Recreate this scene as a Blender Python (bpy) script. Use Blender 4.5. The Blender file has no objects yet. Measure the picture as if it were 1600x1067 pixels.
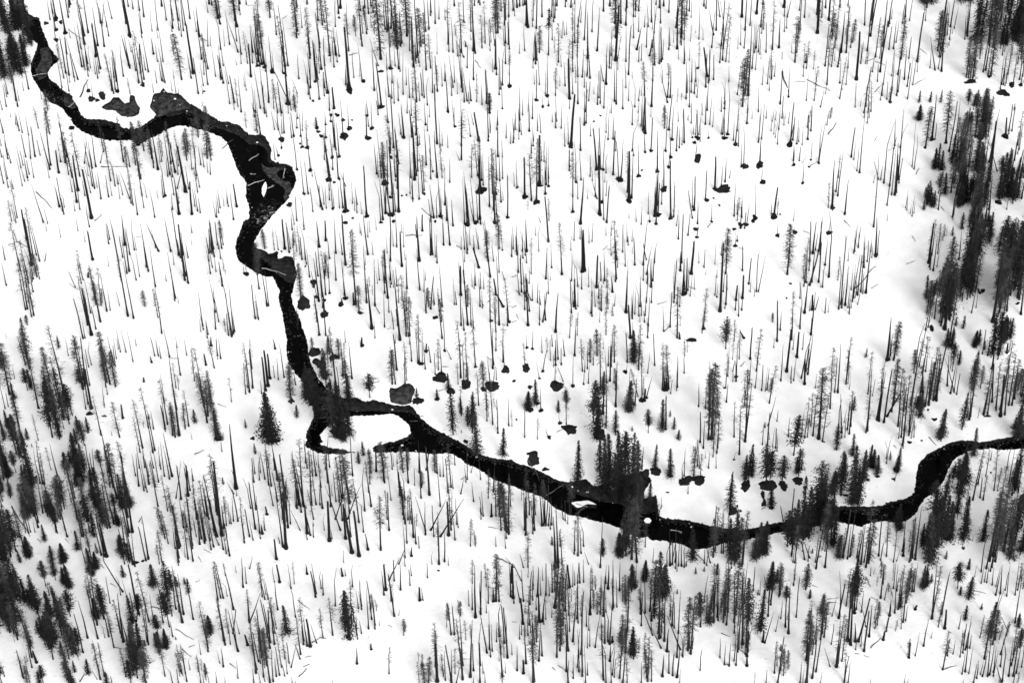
import bpy, math, random
import numpy as np
from mathutils import Vector, Matrix, Quaternion
from mathutils.geometry import delaunay_2d_cdt

# ------------------------------------------------------------------ camera, sky, sun
scene = bpy.context.scene
COL = scene.collection
W, H = 1600.0, 1067.0                      # pixel frame in which positions were measured
F = 4200.0                                 # focal length in those pixels
DIST, PITCH, ROLL = 640.0, math.radians(45), math.asin(-120 / 4200)
_r0 = np.array([1.0, 0, 0]); _f = np.array([0, math.cos(PITCH), -math.sin(PITCH)])
_u0 = np.array([0, math.sin(PITCH), math.cos(PITCH)])
CR = math.cos(ROLL) * _r0 + math.sin(ROLL) * _u0
CU = -math.sin(ROLL) * _r0 + math.cos(ROLL) * _u0
CAM = -_f * DIST
cam = bpy.data.objects.new("camera", bpy.data.cameras.new("camera"))
COL.objects.link(cam)
cam.matrix_world = Matrix(((CR[0], CU[0], -_f[0], CAM[0]), (CR[1], CU[1], -_f[1], CAM[1]),
                           (CR[2], CU[2], -_f[2], CAM[2]), (0, 0, 0, 1)))
cam.data.lens = F / W * 36.0
cam.data.clip_start, cam.data.clip_end = 1.0, 20000.0
scene.camera = cam

SUN_DIR = Vector((0.36, -0.70, 0.62)).normalized()      # towards the sun
elev = math.asin(SUN_DIR.z); azim = math.atan2(SUN_DIR.x, SUN_DIR.y)
world = bpy.data.worlds.new("World"); scene.world = world; world.use_nodes = True
nt = world.node_tree; bg = nt.nodes["Background"]
sky = nt.nodes.new("ShaderNodeTexSky"); sky.sky_type = "NISHITA"; sky.sun_disc = False
sky.sun_elevation = elev; sky.sun_rotation = azim; sky.altitude = 2300; sky.dust_density = 3.0
bw = nt.nodes.new("ShaderNodeRGBToBW")                   # a black-and-white photograph: neutral light
nt.links.new(sky.outputs[0], bw.inputs[0]); nt.links.new(bw.outputs[0], bg.inputs["Color"])
bg.inputs["Strength"].default_value = 0.15
sun = bpy.data.objects.new("sun", bpy.data.lights.new("sun", "SUN")); COL.objects.link(sun)
sun.data.energy = 0.5; sun.data.angle = math.radians(25)
sun.rotation_euler = (-SUN_DIR).to_track_quat("-Z", "Y").to_euler()
vs = scene.view_settings
vs.view_transform = "Standard"; vs.look = "None"; vs.gamma = 1.0; vs.use_curve_mapping = False
vs.exposure = 1.98
scene.cycles.max_bounces = 5; scene.cycles.diffuse_bounces = 3

rng = random.Random(7)
# ------------------------------------------------------------------ projection between photo and ground
def hgt(x, y):
    """snow surface: gentle hummocks"""
    x = np.asarray(x, float); y = np.asarray(y, float)
    z = (0.22 * np.sin(x / 7.3 + 1.2 * np.sin(y / 11)) * np.cos(y / 9.1 + .4) + 0.14 * np.sin(x / 3.9 + y / 5.2)
         + 0.10 * np.sin(x / 2.3 - y / 3.1 + 2) * np.sin(y / 2.9))
    fade = np.clip(1 - (np.hypot(x, y) - 170) / 60, 0, 1)
    return z * fade

def proj(p):
    d = np.asarray(p, float) - CAM
    w = d @ _f
    return W / 2 + F * (d @ CR) / w, H / 2 - F * (d @ CU) / w

def ground(px, py):
    d = _f + CR * (px - W / 2) / F - CU * (py - H / 2) / F
    z = 0.0
    for _ in range(3):
        t = (z - CAM[2]) / d[2]; p = CAM + d * t; z = float(hgt(p[0], p[1]))
    return np.array([p[0], p[1], z])

def tree_axis(px, py, h, dx):
    """ground point and the vector to the top of a trunk h pixels tall there"""
    p = ground(px, py); z = h / 4.6
    for _ in range(4):
        z *= h / max(0.5, py - proj(p + [0, 0, z])[1])
    if dx is None:
        v = np.array([rng.gauss(0, .022) * z, rng.gauss(0, .03) * z, z])
    else:
        tx = proj(p + [0, 0, z])[0]
        dep = (p + [0, 0, z] - CAM) @ _f
        v = np.array([(px + dx - tx) * dep / F, rng.gauss(0, .03) * z, z])
    return p, v

def rows(s):
    return [tuple(float(q) for q in t.split(",")) for t in s.split()]
CONIFERS = '''7,117,75 28,112,58 42,95,47 20,77,47 50,73,23 47,57,50 12,50,64 33,47,43 620,70,57 1445,17,7 1455,3,67 1525,67,73 1551,75,80 1553,25,58 1571,70,33 1563,77,33 1580,13,58 1591,67,67 1586,50,37 1595,92,67 1600,50,60 1500,3,59 1436,160,17 1453,160,17 1470,160,18 1521,172,23 1540,167,27 1585,172,10 495,201,17 1436,188,23 1510,198,23 1530,265,40 1540,211,50 1546,191,20 1460,263,28 1471,265,28 1493,258,37 1525,268,60 1565,308,63 1560,316,50 1573,285,40 1591,271,23 1583,308,40 1576,261,27 1476,303,30 1473,275,8 1501,285,27 1508,315,37 1516,295,17 1528,328,60 1538,318,40 1446,308,15 1453,320,25 1443,328,15 1541,336,10 1515,356,23 1488,368,13 1515,423,73 1506,443,67 1481,456,80 1478,503,93 1500,466,57 1511,468,50 1526,414,67 1546,378,33 1543,366,27 1560,393,37 1566,459,83 1570,439,73 1590,459,83 1598,406,67 1586,416,67 1458,469,33 1505,513,20 1493,509,13 1488,534,23 1571,529,30 1573,406,57 1578,506,10 3,571,40 22,623,23 45,570,67 43,610,33 92,543,17 80,640,47 93,686,67 82,683,80 108,656,50 100,656,77 128,606,27 123,676,25 138,675,22 132,696,37 43,686,17 50,698,5 13,670,30 32,711,60 25,676,27 7,686,33 305,660,20 342,685,43 384,668,12 424,691,77 399,708,15 464,651,18 455,628,13 492,656,73 484,633,60 479,620,33 497,650,50 395,686,3 510,606,57 507,591,33 522,683,73 530,680,80 517,620,27 514,550,23 546,625,40 578,621,35 651,620,13 701,608,23 683,623,15 708,678,63 721,650,27 731,666,30 738,676,60 745,710,60 740,653,33 786,711,40 538,688,77 546,680,53 533,683,67 568,711,20 721,676,5 828,606,5 837,630,35 825,640,27 990,565,43 872,643,18 885,636,25 927,660,60 935,686,77 932,683,50 962,680,37 943,616,33 983,643,47 988,673,8 1013,676,33 1035,670,43 1047,651,10 1053,670,18 1060,686,15 1134,545,47 1195,668,8 1307,703,37 1264,660,7 1240,711,57 1232,683,10 1332,711,30 1353,558,13 1435,653,33 1431,650,30 1438,650,37 1440,613,23 1498,570,23 1470,685,42 1503,671,53 1511,651,13 1520,610,43 1538,546,13 1551,553,57 1568,536,20 1523,541,23 1600,630,43 1585,670,17 1591,683,47 1595,683,17 1521,711,40 1333,640,20 10,744,50 3,791,43 17,778,28 8,741,57 2,761,33 25,738,33 17,869,73 7,878,80 25,861,60 10,844,50 32,878,20 45,869,30 50,758,77 45,781,50 52,801,57 47,794,50 37,793,17 42,808,37 83,814,43 90,833,43 97,798,53 103,731,23 110,721,17 120,728,47 127,754,43 132,738,43 157,728,23 180,794,23 183,818,27 145,778,40 150,764,30 160,808,57 162,818,47 140,831,50 147,838,33 150,791,33 192,794,50 198,778,27 192,871,30 195,881,40 122,858,27 152,864,15 143,889,33 100,878,27 70,844,23 83,884,30 35,741,15 349,756,10 561,723,17 863,851,13 942,869,27 903,751,42 937,744,43 945,758,50 953,744,47 967,758,57 977,761,60 988,768,60 983,794,67 972,778,57 962,781,53 997,744,37 1015,789,33 1023,794,20 1023,731,33 1047,744,40 990,804,57 1000,788,43 1027,806,17 995,811,50 973,871,63 978,868,50 968,868,33 1048,851,7 1164,754,43 1175,744,33 1169,744,47 1197,758,60 1202,761,53 1222,754,40 1205,791,33 1247,749,43 1245,738,23 1140,803,57 1300,771,33 1314,774,63 1317,744,33 1305,761,23 1332,786,67 1304,791,20 1280,803,75 1287,794,50 1282,828,70 1237,866,70 1230,854,50 1244,841,57 1252,834,83 1260,838,73 1267,828,53 1254,839,50 1274,818,50 1280,821,73 1290,834,47 1299,851,63 1302,853,57 1187,864,43 1194,863,43 1179,873,37 1184,869,33 1082,874,47 1140,874,60 1150,876,77 1147,876,50 1072,884,8 1269,864,8 1310,871,30 1335,784,83 1343,774,67 1358,728,33 1371,741,30 1403,734,33 1400,738,23 1340,788,50 1350,748,37 1363,731,27 1391,718,13 1508,721,23 1506,754,43 1496,761,40 1500,771,50 1495,801,43 1488,754,27 1590,744,43 1585,751,33 1586,761,33 1536,844,43 1600,794,43 1596,824,60 1505,841,63 1510,831,33 1513,889,17 1470,811,67 1460,821,60 1466,851,73 1453,851,67 1476,841,60 1481,844,57 1486,841,37 1440,854,33 1446,851,47 1456,874,70 1451,878,73 1461,854,67 1478,873,12 1471,851,50 1401,828,37 1406,828,27 1583,844,67 1563,844,50 1578,871,47 1596,861,57 1588,828,50 3,966,83 13,956,73 23,932,50 32,934,47 8,922,37 28,992,70 22,989,60 33,971,17 0,989,33 40,939,33 53,946,47 63,969,53 72,916,37 78,962,37 87,906,23 107,917,33 100,909,23 100,986,73 110,962,40 48,1009,33 83,1029,67 77,1006,43 82,1009,53 70,1006,33 88,1006,30 60,986,17 97,1022,20 113,1022,50 118,1021,40 123,1016,33 162,967,47 155,929,17 193,901,17 208,974,40 218,962,30 240,914,33 247,991,28 263,939,60 265,979,50 250,1022,33 260,1011,27 245,1009,20 218,1009,30 215,1059,57 223,1039,60 205,1067,33 227,1009,10 108,1067,43 117,1049,18 138,1052,22 113,1067,23 68,1067,28 62,1067,17 3,1067,33 167,1067,17 269,922,30 277,916,17 295,926,20 289,912,10 327,989,27 449,989,42 322,1052,15 275,999,5 546,999,73 970,1006,27 988,917,33 1007,906,30 1030,939,70 1037,929,43 1022,966,33 990,1029,50 987,1022,30 1058,927,7 1087,896,10 1120,897,17 1100,892,7 1107,974,40 1094,979,50 1169,974,70 1187,984,60 1184,929,8 1204,919,40 1214,912,23 1229,939,23 1259,921,37 1265,934,13 1285,959,30 1334,956,67 1220,1016,10 1335,926,50 1406,949,23 1441,919,33 1455,909,13 1445,916,23 1448,899,17 1496,919,37 1513,937,33 1500,929,13 1508,967,20 1546,989,47 1593,1012,30 1591,979,20 1533,952,10'''
GREY_TREES = '''18,130,27 75,173,30 340,30,52 284,125,67 367,33,52 409,75,50 422,28,63 462,175,25 464,60,67 504,40,57 570,33,23 555,50,23 595,93,108 636,57,92 658,73,57 765,173,27 775,53,60 778,52,60 843,83,37 962,60,67 993,17,50 1065,60,67 1160,167,73 1164,147,63 1247,62,27 1279,42,59 1300,62,40 1332,67,33 1390,157,20 1408,93,60 1465,80,57 1520,123,57 1513,123,33 1531,92,33 1548,120,73 78,210,37 198,261,30 213,228,37 212,258,30 220,280,53 237,248,43 225,236,43 263,225,33 294,238,33 292,251,40 310,215,33 324,248,50 330,251,40 324,201,33 402,208,33 600,288,43 601,278,50 1038,201,33 1297,186,17 1446,231,60 1478,221,67 1501,228,50 1530,215,67 1503,261,67 1513,261,43 1486,301,50 1495,305,67 1525,351,33 58,433,37 43,508,15 150,473,30 160,473,20 227,479,23 347,373,27 402,429,47 414,389,27 470,466,47 761,403,40 780,389,50 561,489,40 670,479,27 690,503,33 731,479,30 1134,428,67 1230,429,70 1207,503,13 1476,496,83 1520,453,57 1555,479,90 1563,476,67 1561,489,50 1453,481,40 15,616,70 30,666,43 78,596,50 77,633,57 130,608,77 172,600,77 325,650,53 319,636,50 330,643,33 274,683,43 337,683,50 455,630,60 489,553,23 530,560,30 543,623,57 613,600,50 755,606,40 922,566,33 933,556,37 962,610,30 942,610,20 1205,613,20 1107,640,57 1112,686,110 1280,673,83 1396,563,57 1396,633,67 1428,583,33 1453,620,50 1590,610,33 177,761,60 137,811,57 258,841,43 546,786,77 580,739,33 600,751,57 630,738,37 638,734,33 660,758,20 680,738,33 630,801,37 780,804,47 790,828,70 793,831,67 850,778,27 987,873,83 995,878,83 995,794,23 1084,744,40 1292,848,60 1192,851,27 1310,868,33 1556,838,67 1463,854,43 1568,861,73 210,1022,43 228,1067,50 43,1067,27 417,1039,53 543,976,47 540,986,50 720,962,22 775,939,63 663,1067,30 670,1067,37 867,922,40 938,959,40 1023,939,60 875,1016,60 1130,972,40 1219,929,40 1285,989,57 1330,949,50 1551,1006,50'''
WISPY_TREES = '''132,57,83 223,133,75 178,147,58 100,123,50 92,93,23 203,147,23 279,33,63 320,98,42 272,87,30 387,100,47 372,167,40 409,100,83 405,42,67 444,97,67 434,177,50 460,167,30 455,173,33 485,87,70 515,85,75 499,115,33 517,97,27 509,142,27 545,77,50 566,73,83 556,57,30 610,73,43 605,50,67 621,77,83 640,80,50 651,160,83 666,110,83 673,107,50 683,143,37 700,70,63 721,83,73 720,62,23 723,140,33 736,50,67 745,160,43 758,68,60 788,40,58 796,117,33 833,33,52 862,27,64 873,98,57 867,83,23 868,150,40 825,175,13 890,150,83 895,92,57 900,130,27 918,117,50 895,47,40 955,108,33 965,93,33,5 1020,127,57 1007,150,47 1045,133,30 1058,160,20 1069,63,50 1092,107,37 1130,77,67 1134,97,67 1189,43,58 1190,53,40 1207,78,70 1205,125,50 1159,138,37 1242,98,67 1245,83,50 1260,108,40 1272,158,50 1299,50,63 1292,133,67 1299,105,60 1307,62,57 1324,65,50 1312,155,63 1345,97,27 1356,177,57 1368,90,57 1376,100,57 1433,113,33 1483,72,13 1510,53,50 1523,107,60 1516,123,43 1583,133,53 1565,133,47 1575,117,50 1598,120,67 1590,100,43 60,201,33 102,255,73 27,341,53 125,276,67 113,278,67 162,238,43 167,245,33 173,283,57 178,278,23 193,253,63 208,321,60 253,253,40 280,251,43 300,265,40 305,248,43 309,301,37 302,211,23 320,195,33 307,201,30 385,200,23 480,231,40 507,250,37 610,240,57 611,236,33 653,228,67 721,250,73 653,268,67 621,295,67 663,298,50 691,278,50 695,268,10 748,278,60 746,275,50 773,348,100 770,303,67 820,268,20 843,255,40 838,315,87 895,308,67 935,278,23 980,301,57 825,328,13 858,345,30 1167,186,20 1265,191,17 1152,345,33 1215,336,23 1294,325,37 1310,278,33 1453,195,23 1590,228,50 1498,255,47 1535,265,50 1596,311,77 1466,328,50 1508,311,33 32,423,73 52,403,73 43,483,70 45,443,60 40,484,67 53,493,67 130,438,45 137,508,73 150,476,53 158,476,53 157,503,77 188,433,33 253,521,67 247,496,40 350,423,17 359,516,23 402,496,23 385,426,13 429,391,30 464,393,33 469,398,40 509,426,27 507,436,40 460,416,33 495,503,30 465,514,33 556,476,100 553,433,67 573,469,23 576,456,17 601,439,43 615,509,20 623,473,33 635,521,77 635,486,33 638,526,43 686,476,23 766,503,73 775,519,57 795,503,63 830,428,50 878,428,73 963,436,83 948,449,30 950,483,43 940,486,37 947,489,30 947,523,40 1058,528,77 1063,509,13 890,528,43 902,524,33 1309,438,33 1259,441,67 1099,513,57 1147,533,33 1237,531,67 1451,406,33 1456,399,50 1473,376,23 1460,498,73 1470,509,67 1578,516,13 1485,523,67 1446,516,43 40,570,43 60,638,67 87,600,40 100,616,100 142,648,33 158,680,58 232,668,58 60,688,40 187,683,50 223,700,70 235,670,20 262,663,63 304,595,47 335,575,43 390,613,72 394,576,43 362,628,37 324,660,110 295,666,53 275,606,33 277,640,37 454,616,33 525,603,83 517,566,40 540,591,50 618,600,53 633,600,63 655,565,67 685,578,43 720,590,83 725,600,57 743,573,67 786,566,57 721,640,33 748,633,47 761,658,50 770,663,67 800,666,23 855,550,20 820,573,33 867,596,33 910,580,50 938,608,83 960,566,50 998,578,67 1035,610,70 1045,608,67 1040,606,33 885,663,50 840,686,30 947,663,67 1003,625,67 997,620,40,-10 1070,556,23 1134,606,50 1155,561,40 1182,580,60 1202,630,55,8 1297,638,87 1322,596,63 1110,650,60 1122,648,43 1120,708,60 1147,683,50 1155,710,67 1165,683,93 1257,685,57 1267,666,47 1285,690,70 1327,678,63 1089,708,20 1398,560,33 1356,616,62 1353,676,67 1370,656,80 1413,673,80,7 1408,683,87,7 1403,666,83,7 1420,680,60,7 1423,633,97 1436,630,100 1453,623,73 1461,625,70 1428,683,40 1485,576,23 1488,580,27 1516,651,83 1536,648,67 1543,650,67 1563,640,97 1570,648,77 1576,633,77 1581,633,67 1596,620,77 1528,653,17 1411,700,33 45,833,43 67,756,60 70,756,47 80,734,33 80,791,57 95,811,40 102,828,47 110,758,40 117,791,67 120,811,57 162,744,37 178,818,77 128,838,67 163,861,57 197,758,67 200,808,73 247,791,60 262,798,50 263,849,50 200,853,40 253,878,47,-7 163,879,13 140,861,33 50,739,30 143,873,30 127,851,20 275,824,60 282,853,60 294,873,67 299,828,50 307,811,50 320,803,50 335,831,83 319,838,57 322,844,50 329,844,40 344,821,100 340,804,73 354,821,40 352,844,23 382,848,70 420,758,60 419,744,33 442,811,67 449,814,73 450,784,30 457,728,20 474,788,93 487,789,80 490,811,43 512,754,50 502,761,33 530,784,47 534,778,60 561,816,63 573,744,23 578,756,40 705,761,63 595,859,77 605,811,40 641,811,43 651,821,17 685,851,33 705,828,67 735,853,38 775,806,53 763,778,40 798,791,40 822,768,33 815,781,17 827,804,50 833,818,60 837,804,33 890,804,43 825,886,50 878,881,50 903,868,63 892,801,47 983,854,77 1008,854,33 1252,734,30 1094,748,37 1290,778,50 1304,788,17 1292,858,33 1175,861,17 1117,861,60 1130,864,60 1160,881,77 1137,851,43 1242,879,57 1275,888,77 1289,861,33 1317,861,33 1285,858,30 1520,781,83 1540,744,40 1536,778,33 1553,766,57 1546,876,137 1506,811,50 1400,821,23 1421,878,67 1353,886,97 1350,878,50 1338,871,40 1385,869,50 1396,878,50 1420,861,27 1576,861,57 1580,834,60 87,952,40 50,1026,67 152,976,87 147,962,67 143,956,50 178,1011,50 188,989,50 233,971,73 230,1002,57 258,1056,40 213,1046,50 197,1057,40 155,1049,40 162,1049,40 35,1056,33 47,1067,37 269,962,33 284,969,70 280,956,40 325,1012,70 345,934,50 352,899,17 349,999,57 357,989,33 390,966,43 410,932,50 460,912,30 407,1016,50 427,989,57 430,989,43 475,1001,57 470,1022,50 505,996,43 520,992,55 399,1039,67 407,1036,40 422,1066,77 440,1042,47 445,1029,33 284,1052,43 290,1052,40 282,1049,30 310,1049,23 322,1062,25 550,974,63 560,956,13 580,956,27 611,939,33 631,992,23 608,1052,40 698,979,27 716,956,17 738,911,33 763,942,50 760,916,33 783,1022,40 723,1061,90 728,999,27 693,1056,33 711,1052,33 683,1039,63 655,1067,30 660,1039,17 785,1076,27 827,976,60 872,972,93,5 877,939,57,3 883,939,40 893,939,17 895,1002,77 890,986,43 908,962,30 925,922,33 933,959,33 957,929,23 977,939,37 973,939,33 943,1062,80 968,1059,73 977,1019,83 978,1016,40 980,1067,40 975,1006,50 1017,939,40 1028,989,57 1037,972,40 1000,952,30 1007,1022,33 1012,1064,63 1018,1064,50 1048,962,27 835,1007,47 820,1006,27 833,1067,83 835,1064,67 870,1026,73 1079,1021,83 1115,956,67 1104,962,33 1120,946,47 1137,956,83 1127,956,27 1147,972,70 1147,989,50 1159,949,57 1159,1012,37 1147,1032,43 1217,932,50 1242,906,17 1262,1036,90 1260,1029,50 1269,1022,43 1282,999,67 1274,1006,50 1309,1036,70,8 1322,946,50 1319,1064,40 1179,1067,17 1214,1039,33 1220,1047,40 1360,916,15,-7 1370,914,12 1380,912,27 1395,906,23 1405,947,63 1421,922,37 1395,932,17,-5 1366,966,28 1371,976,33 1408,982,27 1411,972,63 1418,1022,23 1458,956,67 1466,979,37 1590,922,40 1503,1006,20 1473,1046,57 1538,1029,73 1531,996,33 1561,999,23 1583,1022,40 1580,1039,50 1590,1067,17 1561,1069,10'''
STOUT_SNAGS = '''102,50,60 203,57,67 150,88,47 240,85,25 202,103,45,-13 312,58,47 302,115,67 370,42,58 392,120,50 450,162,83 532,13,51 522,170,33 546,138,90 728,73,10 765,177,20 775,108,43 825,43,62 890,155,60 947,132,45 962,95,83 995,78,33,7 1015,88,25,5 1105,120,43,-5 1159,27,52 1182,22,62 1217,75,45 1225,12,59 1259,98,13 1277,52,60 1295,32,56 1314,82,60 1338,125,73 1473,48,59 92,270,33 95,253,13 93,323,30 120,316,53 122,298,53 143,341,73 247,265,60 290,300,70 280,335,53 300,335,47 370,323,33 631,216,50 748,220,43,-7 648,281,77 623,331,67 540,330,57 750,295,77 892,228,77,5 820,306,57 843,288,73 932,265,60 937,335,90 983,311,73 1008,208,50 1023,338,73 907,350,67,5 1187,258,40 1117,296,48 1209,340,43 1300,326,77 1456,218,67 1511,211,40 1571,213,27 1545,283,87 42,374,43 50,414,67 145,406,42 143,523,70 138,433,7 195,383,43 289,431,77 445,389,43 499,386,37 509,376,30 507,493,27 628,416,50 655,408,67 660,361,23 748,418,30,-7 553,476,17 581,513,67 720,461,43 775,461,23 786,479,17,-8 535,476,10 823,393,47 910,424,70 913,423,60 963,406,27 1063,423,27 1067,461,50 825,508,40 868,519,60 897,479,43 932,449,47 957,456,23 978,488,63 985,528,47 1062,529,10 1080,428,47 1125,486,100 1150,469,22 1160,466,33 1270,396,50 1269,484,23 1257,489,50 1162,528,13,-7 1368,401,57 1451,411,57 1551,503,100 1595,491,50 1531,458,7,-3 1476,514,73 143,638,57 237,566,10 225,596,7 192,653,20 322,570,15 330,540,13 415,610,50 419,603,53 422,591,40 430,545,15 565,538,10 666,550,13 1038,610,30 1042,610,20 942,646,40 1007,626,17 1150,590,23 1229,580,60 1245,558,37 1257,600,37 1279,685,97 1386,563,67 1386,650,33,18 1550,576,23 1563,650,60 1573,551,13 183,818,23 167,869,50 294,774,43 347,836,110 350,824,33 369,763,97 410,833,13 417,803,10 434,749,50 447,856,83 480,833,42 515,844,60 432,873,27 540,841,50 550,863,67 561,868,67 588,736,33 575,858,23 643,868,13 701,836,53 768,806,17 868,886,77 1411,868,27 57,1034,17 387,1007,17 437,909,27 480,896,13 485,1009,42 535,899,13 603,921,40 656,937,17 558,1036,22 580,1014,7 743,964,77 771,939,23 800,909,23 683,1064,53 802,934,50 817,974,37 840,931,43 843,971,50 867,949,73 890,917,33 922,959,23 950,919,33 957,1002,7 953,1032,23 1018,969,13 1035,1056,33 1042,1017,37 1058,1057,40 818,1051,20 1095,939,13 1167,1024,33 1167,1039,13 1192,1002,17 1307,1041,47 1335,957,13 1390,961,23 1336,1002,27 1380,999,13 1420,1027,20 1476,981,27 1430,951,5'''
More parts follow.
